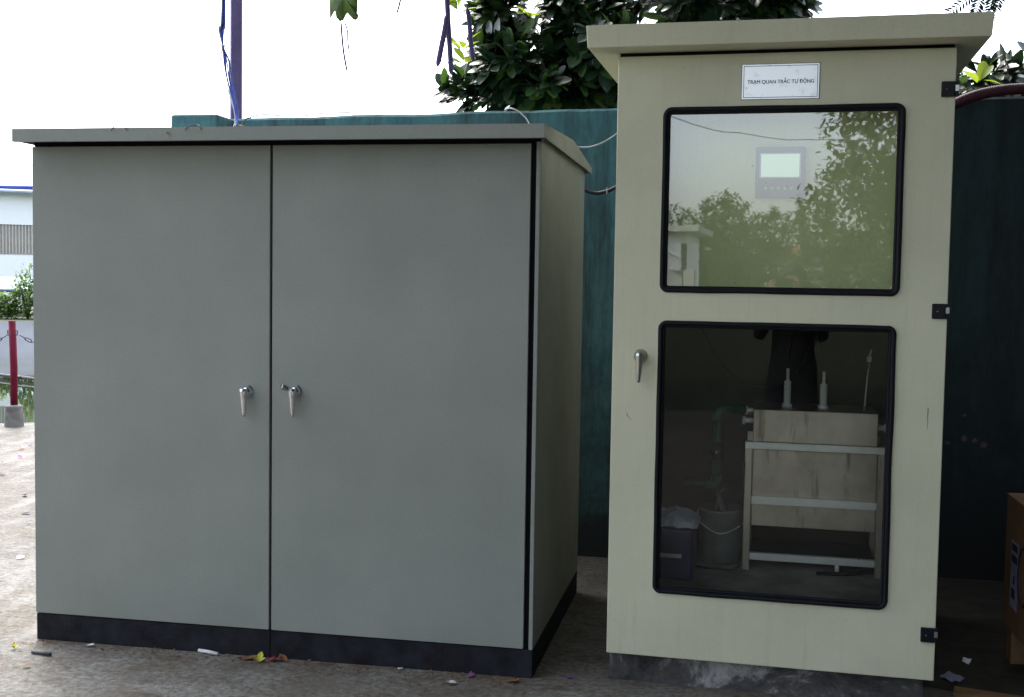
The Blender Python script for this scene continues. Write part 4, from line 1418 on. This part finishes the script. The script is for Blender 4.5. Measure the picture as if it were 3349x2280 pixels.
# ------------------------------------------------------------------ the far side of the yard, behind the camera (mirrored in the window panes)
def yard_tree(loc, blobs_, n, ls, label, seed, mat='leafolive'):
    rd = random.Random(seed)
    e = empty('yard_tree', loc)
    tag(e, label, 'tree', 'trees across the yard')
    ms = []
    tot = sum(r[0] * r[2] for c, r in blobs_)
    for c, r in blobs_:
        for k in range(int(n * r[0] * r[2] / tot)):
            while True:
                q = Vector((rd.uniform(-1, 1), rd.uniform(-1, 1), rd.uniform(-1, 1)))
                if q.length < 1: break
            if rd.random() < .5: q = q.normalized() * rd.uniform(.7, 1.04)
            p = Vector(c) + Vector((q.x * r[0], q.y * r[1], q.z * r[2]))
            p += Vector((noise.noise(p * 1.3), noise.noise(p * 1.3 + Vector((9, 0, 0))), noise.noise(p * 1.3 + Vector((0, 9, 0))))) * 0.35 * min(r)
            d = Vector((rd.uniform(-1, 1), rd.uniform(-1, 1), rd.uniform(-.9, .5))).normalized()
            l = ls * rd.uniform(.6, 1.3)
            ms.append(Matrix.Translation(p) @ frame(d, Vector((rd.uniform(-.4, .4), rd.uniform(-.4, .4), 1))) @ Matrix.Diagonal((l, l, l, 1)))
    leaves_mesh('crown', ms, mat, e, CS)['kind'] = 'stuff'
    t = MB()
    hh = max(c[2] for c, r in blobs_)
    t.tube(catmull([(0, 0, -.1), (0.1, 0, hh * .35), (-0.05, 0.1, hh * .7), (0, 0, hh)], 4), [0.28 - 0.017 * i for i in range(13)], 9)
    t.build('trunk', 'bark', e)
    t = MB()
    for c, r in blobs_:
        t.tube(catmull([(0.05, 0, hh * .4), Vector(c) * .6 + Vector((0, 0, hh * .2)), c], 4), [0.12 - 0.011 * i for i in range(9)], 6)
    t.build('limbs', 'bark', e)
yard_tree((5.2, -37.5, 0), [((-0.6, 0, 6.6), (2.6, 2.4, 3.0)), ((-2.0, 0, 3.6), (2.3, 2.0, 1.7)), ((0.6, 0, 3.6), (2.6, 2.2, 2.4)), ((-2.6, .2, 1.7), (2.0, 1.6, 1.2)), ((2.5, 0, 7.5), (2.6, 2.4, 3.2))], 24000, .27, 'big leafy tree filling the right half of the upper window reflection', 3)
yard_tree((-4.9, -78.5, 0), [((0, 0, 5.6), (1.7, 1.7, 2.1)), ((-0.9, 0, 3.6), (1.7, 1.5, 1.6)), ((1.0, 0, 3.6), (1.9, 1.5, 1.7)), ((0, 0, 1.6), (2.6, 1.5, 1.4))], 11000, .30, 'round topped tree in the middle of the upper window reflection', 4)
yard_tree((-1.9, -82.0, 0), [((0, 0, 5.0), (1.9, 1.6, 1.7)), ((0.5, 0, 2.4), (1.7, 1.5, 1.9))], 4200, .32, 'loose low tree reflected beside the round topped tree', 5)
yard_tree((2.4, -92.0, 0), [((0, 0, 3.3), (3.2, 1.8, 3.2)), ((3, 0, 3), (3, 2, 3))], 3500, .3, 'dim tree reflected at the foot of the big tree', 6)
yard_tree((-10.4, -89.0, 0), [((0, 0, 5.6), (2.6, 2.0, 2.0)), ((2.2, 0, 4.3), (2.2, 2, 2.6)), ((-1, 0, 3), (3, 2, 3))], 6000, .3, 'dark tree reflected at the left above the flat roofed house', 7)
for i, (x, y, h, lab) in enumerate(((-9.5, -15.0, 8.0, 'bushy tree standing left of the yard behind the viewer'), (-15.0, -9.0, 7.5, 'bushy tree on the canal side of the yard behind the viewer'), (-8.0, -24.0, 9.0, 'bushy tree farther back on the left of the yard'), (10.5, -12.0, 9.0, 'bushy tree standing right of the yard behind the viewer'), (9.5, -20.0, 9.5, 'bushy tree farther back on the right of the yard'), (13.0, -5.0, 8.5, 'bushy tree at the far right of the yard'), (8.3, -13.5, 8.0, 'bushy tree nearest the viewer on the right of the yard'), (7.2, -8.6, 4.2, 'low bushy tree close behind the viewer on the right'))):  # unseen trees, added to block the low sky on both sides
    yard_tree((x, y, 0), [((0, 0, h * .62), (min(3.2, h * .5), 3.0, h * .36)), ((-1.2, 0.5, h * .30), (min(2.6, h * .45), 2.4, h * .28)), ((1.4, -0.4, h * .30), (2.6, 2.4, h * .28))], 3200, .58, lab, 20 + i)
hs_ = empty('red_roofed_house', (-2.7, -150, 0))
tag(hs_, 'pale house with a red hipped roof reflected between the trees', 'house')
b = MB(); b.box(-3.5, 6.5, -8, 0, 0, 4.5); b.build('wall', 'greywall', hs_)
vs_ = [(-4.0, 0.6, 4.5), (7, 0.6, 4.5), (7, -8.6, 4.5), (-4.0, -8.6, 4.5), (-1.6, -4, 6.4), (4.6, -4, 6.4)]
MB().add(vs_, [(0, 1, 5, 4), (1, 2, 5), (2, 3, 4, 5), (3, 0, 4), (3, 2, 1, 0)]).build('roof', 'redroof', hs_)
for x in (-2.4, -0.6, 1.2, 3.0):
    b = MB(); b.box(x, x + 0.6, 0.001, 0.06, 3.5, 4.1); b.build('window', 'rail', hs_)
fb = empty('flat_roofed_house', (-3.6, -47.6, 0))
tag(fb, 'white flat roofed house with an outside stair reflected at the left', 'house')
b = MB(); b.box(-6, -0.35, -6, -0.8, 0, 3.6); b.build('wall', 'whitewall', fb)
b = MB(); b.box(-6.4, 0.25, -6.4, 0.0, 3.6, 3.86); b.build('roof_slab', 'greywall', fb)
vs_ = [(-6, -0.02, 2.9), (0.05, -0.02, 3.6), (0.35, -0.02, 2.6), (-6, -0.02, 2.2)]
b = MB(); b.box(-0.35, 0.1, -0.8, -0.1, 0, 1.9); b.build('porch_pier', 'greywall', fb)
b = MB(); b.box(-0.55, -0.30, -0.79, -0.74, 1.7, 3.1); b.build('doorway', 'rail', fb)
b = MB(); b.prism_x([(-0.9, 0.0), (-0.9, 1.9), (-0.2, 1.9), (-0.2, 0)], -1.6, -0.40); b.build('landing', 'greywall', fb)
for k in range(14):
    t_ = k / 13
    x = -1.55 + 1.1 * t_
    zt = 2.95 - 0.62 * t_
    b = MB(); b.tube([(x, -0.15, zt - 0.75), (x, -0.15, zt)], 0.014, 5); b.build('baluster', 'rail', fb)
b = MB(); b.tube([(-1.6, -0.15, 2.97), (-0.42, -0.15, 2.31)], 0.025, 6); b.build('handrail', 'rail', fb)
cable('yard_line', 'thin line sagging across the sky in the upper window reflection', [(-5, -13.2, 5.6), (-0.116, -13.7, 3.835), (1.003, -13.83, 3.561), (2.109, -13.89, 3.46), (5, -14, 3.6), (9, -14.2, 4.6)], 0.006, 'wire_black', 'line')

# ------------------------------------------------------------------ the photographer, mirrored in the lower pane
pe = empty('person', (2.06, -4.12, 0), 0.18)
tag(pe, 'person in dark loose clothes holding up a phone, mirrored in the panes', 'person')
V_, E_, RR = [], [], []
def jn(p, r, par=None):
    V_.append(p); RR.append(r)
    if par is not None: E_.append((par, len(V_) - 1))
    return len(V_) - 1
pv = jn((0, 0, 0.86), (0.155, 0.115))
sp1 = jn((0, -0.01, 1.02), (0.145, 0.105), pv)
sp2 = jn((0, -0.02, 1.20), (0.165, 0.115), sp1)
nk0 = jn((0, -0.02, 1.34), (0.11, 0.085), sp2)
nk = jn((0, -0.01, 1.40), (0.052, 0.052), nk0)
hd0 = jn((0, 0.015, 1.46), (0.068, 0.080), nk)
hd1 = jn((0, 0.02, 1.53), (0.076, 0.094), hd0)
hd2 = jn((0, 0.01, 1.595), (0.062, 0.078), hd1)
for s in (-1, 1):
    hp = jn((s * 0.085, 0, 0.78), (0.105, 0.105), pv)
    kn = jn((s * 0.095, 0.03, 0.46), (0.085, 0.085), hp)
    an = jn((s * 0.125, 0.0, 0.10), (0.062, 0.066), kn)
    ft = jn((s * 0.135, 0.03, 0.035), (0.042, 0.035), an)
    jn((s * 0.15, 0.17, 0.028), (0.040, 0.026), ft)
    sh = jn((s * 0.165, -0.02, 1.31), (0.062, 0.062), nk0)
    el = jn((s * 0.21, 0.10, 1.10), (0.046, 0.046), sh)
    wr = jn((s * 0.105, 0.245, 1.29), (0.027, 0.030), el)
    pm = jn((s * 0.092, 0.275, 1.325), (0.030, 0.020), wr)
    for f in range(4):
        z = 1.312 + f * 0.018
        k1 = jn((s * 0.090, 0.300, z + 0.004), (0.0085, 0.0085), pm)
        k2 = jn((s * 0.072, 0.310, z + 0.006), (0.008, 0.008), k1)
        jn((s * 0.050, 0.302, z + 0.006), (0.007, 0.007), k2)
    th = jn((s * 0.076, 0.262, 1.345), (0.010, 0.010), pm)
    jn((s * 0.052, 0.268, 1.352), (0.0085, 0.0085), th)
KS = 0.895                                   # stooping a little behind the phone
V_ = [(x, y, z * KS) if y < 0.23 else (x, y, z) for (x, y, z) in V_]
me = bpy.data.meshes.new('body')
me.from_pydata(V_, E_, [])
body = bpy.data.objects.new('body', me)
col.objects.link(body)
body.parent = pe
body.modifiers.new('skin', 'SKIN')
sv = me.skin_vertices[0].data
for i, r in enumerate(RR):
    sv[i].radius = r
    sv[i].use_root = (i == 0)
ssm = body.modifiers.new('sub', 'SUBSURF'); ssm.levels = 1; ssm.render_levels = 2
def person_mat():
    m, nt, p = new_mat('clothes_and_skin')
    tc = nt.nodes.new('ShaderNodeTexCoord')
    sx = nt.nodes.new('ShaderNodeSeparateXYZ')
    nt.links.new(tc.outputs['Object'], sx.inputs[0])
    c = ramp(nt, sx.outputs['Z'], [(0.085, (0.02, 0.018, 0.016)), (0.1, (0.012, 0.013, 0.017))])
    mn = nt.nodes.new('ShaderNodeMath'); mn.operation = 'GREATER_THAN'
    nt.links.new(sx.outputs['Z'], mn.inputs[0]); mn.inputs[1].default_value = 1.375 * 0.895
    hn = nt.nodes.new('ShaderNodeMath'); hn.operation = 'GREATER_THAN'
    nt.links.new(sx.outputs['Y'], hn.inputs[0]); hn.inputs[1].default_value = 0.235
    mxx = nt.nodes.new('ShaderNodeMath'); mxx.operation = 'MAXIMUM'
    nt.links.new(mn.outputs[0], mxx.inputs[0]); nt.links.new(hn.outputs[0], mxx.inputs[1])
    nt.links.new(mix(nt, mxx.outputs[0], c, (0.27, 0.15, 0.095)), p.inputs['Base Color'])
    p.inputs['Roughness'].default_value = 0.8
    return m
me.materials.append(person_mat())
# hair, face
hb = MB()
vs_, fs_ = [], []
for i in range(9):
    th_ = math.pi * 0.62 * i / 8
    for k in range(20):
        ph = 2 * math.pi * k / 20
        front = max(0, math.sin(ph))
        t_ = th_ * (1 - 0.42 * front)
        vs_.append((0.088 * math.sin(t_) * math.cos(ph), 0.012 + 0.104 * math.sin(t_) * math.sin(ph), 1.55 + 0.112 * math.cos(t_)))
for i in range(8):
    for k in range(20):
        fs_.append((i * 20 + k, i * 20 + (k + 1) % 20, i * 20 + 20 + (k + 1) % 20, i * 20 + 20 + k))
hb.add(vs_, fs_, True)
hb.v = [Vector((v.x, v.y, v.z * KS)) for v in hb.v]
hb.build('hair', 'hair', pe)
for s in (-1, 1):
    MB().lathe([(0.0, 0), (0.008, 0.002), (0.009, 0.006), (0.0, 0.010)], (s * 0.031, 0.098, 1.545 * KS), (0, 1, 0), 10).build('eye', 'black', pe)
    MB().lathe([(0.012, 0), (0.020, 0.006), (0.014, 0.012)], (s * 0.072, 0.01, 1.53 * KS), (s, 0, 0), 10).build('ear', 'skin', pe)
MB().add([(-0.012, 0.108, 1.505 * KS), (0.012, 0.108, 1.505 * KS), (0, 0.128, 1.507 * KS), (0, 0.108, 1.55 * KS)], [(0, 1, 2), (0, 2, 3), (1, 3, 2), (0, 3, 1)]).build('nose', 'skin', pe)
MB().box(-0.02, 0.02, 0.098, 0.104, 1.476 * KS, 1.482 * KS).build('mouth', 'petal_r', pe)
ph_ = MB().box(-0.072, 0.072, -0.006, 0.002, -0.036, 0.036).build('phone', 'black')
ph_.matrix_world = Matrix.Translation(CAM - fw * 0.014) @ Matrix((rt2, fw, up2)).transposed().to_4x4()
tag(ph_, 'black phone held up by the person in dark clothes', 'phone')

# dark sheet standing in for shade on the ground right of the cream cabinet
def shade_sheet(name, pts, seed):
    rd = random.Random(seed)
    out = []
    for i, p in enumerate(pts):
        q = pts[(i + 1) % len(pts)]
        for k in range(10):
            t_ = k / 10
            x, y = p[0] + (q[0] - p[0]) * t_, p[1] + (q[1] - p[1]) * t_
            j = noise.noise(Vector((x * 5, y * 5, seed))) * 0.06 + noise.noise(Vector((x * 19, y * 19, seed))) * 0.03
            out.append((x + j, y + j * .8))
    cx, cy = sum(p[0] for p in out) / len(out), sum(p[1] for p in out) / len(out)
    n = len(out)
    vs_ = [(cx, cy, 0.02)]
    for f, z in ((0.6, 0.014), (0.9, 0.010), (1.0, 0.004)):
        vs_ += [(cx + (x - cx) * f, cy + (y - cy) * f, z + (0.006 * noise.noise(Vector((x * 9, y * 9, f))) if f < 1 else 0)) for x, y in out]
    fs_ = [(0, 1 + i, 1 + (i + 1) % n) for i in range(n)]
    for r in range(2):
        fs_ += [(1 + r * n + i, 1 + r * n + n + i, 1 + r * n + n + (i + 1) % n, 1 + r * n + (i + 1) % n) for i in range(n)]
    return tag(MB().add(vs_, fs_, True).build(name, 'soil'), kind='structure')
shade_sheet('damp_soil', [(2.62, 0.22), (3.1, 0.12), (3.42, 0.1), (3.42, 1.78), (2.55, 1.78)], 3)

# ------------------------------------------------------------------ litter
def scrap(name, label, cat, mat, x, y, s, rz=0, shape='leaf', group=None, z=0.004, tilt=0.15):
    if shape == 'leaf':
        v, f = leaf_shape(1, .55, .12, -.18, 4)
        mb = MB().add([Vector(p) * s for p in v], f, True)
    elif shape == 'stick':
        mb = MB().tube([(-s / 2, 0, 0.004), (0, 0.001, 0.005), (s / 2, 0, 0.004)], 0.0065, 8)
    elif shape == 'petals':
        mb = MB()
        for k in range(4):
            a = k * 1.35
            v, f = leaf_shape(1, .6, .2, -.35, 3)
            m = Matrix.Rotation(a, 4, 'Z') @ Matrix.Rotation(-.3, 4, 'Y')
            mb.add([m @ (Vector(p) * s * (0.7 + .3 * (k % 2))) for p in v], f, True)
    else:
        mb = MB()
        n = 6
        vs_, fs_ = [], []
        for i in range(n + 1):
            for j in range(n + 1):
                xx, yy = (i / n - .5) * s, (j / n - .5) * s * .7
                vs_.append((xx, yy, s * .18 * (1 + noise.noise(Vector((xx * 70 + x * 9, yy * 70, y * 7))))))
        for i in range(n):
            for j in range(n):
                a = i * (n + 1) + j
                fs_.append((a, a + 1, a + n + 2, a + n + 1))
        mb.add(vs_, fs_)
    o = mb.build(name, mat)
    o.location = (x, y, z)
    o.rotation_euler = (random.uniform(-tilt, tilt), random.uniform(-tilt, tilt), rz)
    return tag(o, label, cat, group)
scrap('paper_roll', 'white rolled paper tube in front of the grey cabinet plinth', 'paper', 'paper', 0.184, -0.012, 0.086, R_(-14), 'stick', None, 0.004, 0)
scrap('yellow_flower', 'wilted yellow flower on the ground below the grey cabinet door gap', 'flower', 'petal_y', 0.392, -0.055, 0.036, .4, 'petals')
scrap('dry_leaf', 'brown curled leaf left of the wilted yellow flower', 'leaf', 'dryleaf', 0.325, -0.045, 0.055, .5)
scrap('red_wrapper', 'crumpled red wrapper right of the wilted yellow flower', 'wrapper', 'petal_r', 0.442, -0.030, 0.045, .2, 'crumple')
scrap('dry_leaf', 'russet leaf right of the crumpled red wrapper', 'leaf', 'dryleaf', 0.49, -0.035, 0.05, 2.5)
scrap('paper_scrap', 'small white scrap by the middle of the grey cabinet plinth', 'paper', 'paper', 0.896, -0.015, 0.020, .3, 'crumple')
scrap('purple_petal', 'purple petal near the right end of the grey cabinet plinth', 'petal', 'petal_p', 1.136, -0.045, 0.035, 1.0)
scrap('paper_scrap', 'crumpled pale scrap below the purple petal', 'paper', 'paper', 1.10, -0.115, 0.032, .7, 'crumple')
scrap('dry_leaf', 'russet leaf at the right corner of the grey cabinet plinth', 'leaf', 'dryleaf', 1.27, -0.05, 0.05, .2)
scrap('purple_petal', 'dim purple petal on the ground between the two cabinets', 'petal', 'petal_p', 1.46, 0.03, 0.03, .3)
scrap('paper_scrap', 'pale chip left of the paper tube under the grey cabinet', 'paper', 'paper', -0.262, -0.035, 0.026, .2, 'crumple')
scrap('dark_stick', 'dark flat stick at the left corner of the grey cabinet', 'stick', 'rail', -0.38, -0.156, 0.082, R_(-9), 'stick', None, 0.003, 0)
scrap('yellow_leaf', 'tiny yellow leaf left of the dark flat stick', 'leaf', 'petal_y', -0.51, -0.12, 0.024, .9, 'petals')
scrap('dry_leaf', 'dark leaf in the bottom left corner of the yard', 'leaf', 'dryleaf', -0.36, -0.30, 0.03, .9)
scrap('plastic_scrap', 'glinting plastic shard in the dark right of the cream cabinet', 'plastic', 'white', 2.836, 0.49, 0.045, 1.1, 'crumple', None, 0.01, .5)
scrap('plastic_scrap', 'clear plastic strip at the foot of the cream cabinet', 'plastic', 'label', 2.755, 0.30, 0.075, -1.0, 'crumple', None, 0.006, .3)
for i, (x, y) in enumerate(((-3.40, 4.34), (-3.32, 4.10), (-3.06, 3.76), (-2.74, 3.10), (-2.2, 2.5), (-1.9, 2.0))):
    scrap('purple_petal', ['purple petal on the bright paving, %s from the red post' % w_ for w_ in ('nearest', 'second', 'third', 'fourth', 'fifth', 'farthest')][i], 'petal', 'petal_p' if i != 1 else 'dryleaf', x, y, 0.06, i * 1.3, 'leaf', 'petals on the paving')
scrap('paper_scrap', 'white scrap on the bright paving left of the grey cabinet', 'paper', 'paper', -1.284, 1.077, 0.035, .4, 'crumple')
# crumbs and leaf bits, too many to count
ms = []
for k in range(900):
    x, y = rnd.uniform(-3.5, 3.3), rnd.uniform(-1.0, 0.35)
    if rnd.random() < .45: y = -abs(rnd.gauss(0, .06)) + 0.0; x = rnd.uniform(-.5, 1.5)
    if -0.52 < x < 1.37 and y > -0.005: continue
    if 1.58 < x < 2.66 and y > 0.02: continue
    l = rnd.uniform(.004, .016)
    d = Vector((rnd.uniform(-1, 1), rnd.uniform(-1, 1), rnd.uniform(0, .3))).normalized()
    ms.append(Matrix.Translation((x, y, 0.003)) @ frame(d, Vector((rnd.uniform(-.3, .3), rnd.uniform(-.3, .3), 1))) @ Matrix.Diagonal((l, l, l, 1)))
for k in range(260):
    x, y = rnd.uniform(-4, -0.6), rnd.uniform(0, 5.2)
    l = rnd.uniform(.008, .03)
    d = Vector((rnd.uniform(-1, 1), rnd.uniform(-1, 1), rnd.uniform(0, .3))).normalized()
    ms.append(Matrix.Translation((x, y, 0.003)) @ frame(d, Vector((rnd.uniform(-.3, .3), rnd.uniform(-.3, .3), 1))) @ Matrix.Diagonal((l, l, l, 1)))
o = leaves_mesh('ground_crumbs', ms, 'dryleaf', None, leaf_shape(1, .6, .1, .1, 2))
tag(o, 'dry leaf crumbs scattered over the dirty paving', 'litter', None, 'stuff')
# twigs on the grey roof
for i, (x, lab) in enumerate(((-0.105, 'dark twig on the front edge of the grey roof at the left'), (0.17, 'dark twig on the front edge of the grey roof near the wires'), (0.07, 'shrivelled leaf stuck to the grey roof fascia'))):
    if i < 2:
        t = MB()
        for s in (-1, 1):
            t.tube(catmull([(0, 0, 0.004), (0.012 * s, -0.012, 0.007), (0.022 * s, -0.022, 0.0), (0.030 * s, -0.024, -0.012)], 4), 0.0018, 5)
        o = t.build('twig', 'twig'); o.location = (x, -0.075, 1.853)
    else:
        v, f = leaf_shape(1, .5, .15, -.3, 4)
        o = MB().add([Vector(p) * 0.016 for p in v], f, True).build('dry_leaf', 'twig')
        o.location = (x, -0.096, 1.836); o.rotation_euler = (R_(80), R_(40), 0)
    tag(o, lab, 'twig' if i < 2 else 'leaf')
ms = []
for k in range(46):
    x = rnd.choice((rnd.uniform(-.1, .45), rnd.uniform(.2, .4), rnd.uniform(-.4, 1.2)))
    l = rnd.uniform(.01, .028)
    y = rnd.uniform(-.08, .3)
    d = Vector((rnd.uniform(-1, 1), rnd.uniform(-1, 1), rnd.uniform(0, .4))).normalized()
    ms.append(Matrix.Translation((x, y, 1.8535 + (y + .09) * 0.0413)) @ frame(d, Vector((rnd.uniform(-.5, .5), rnd.uniform(-.5, .5), 1))) @ Matrix.Diagonal((l, l, l, 1)))
o = leaves_mesh('roof_litter', ms, 'dryleaf', None, leaf_shape(1, .5, .1, .1, 2))
tag(o, 'dry leaf crumbs lying on the grey cabinet roof', 'litter', None, 'stuff')
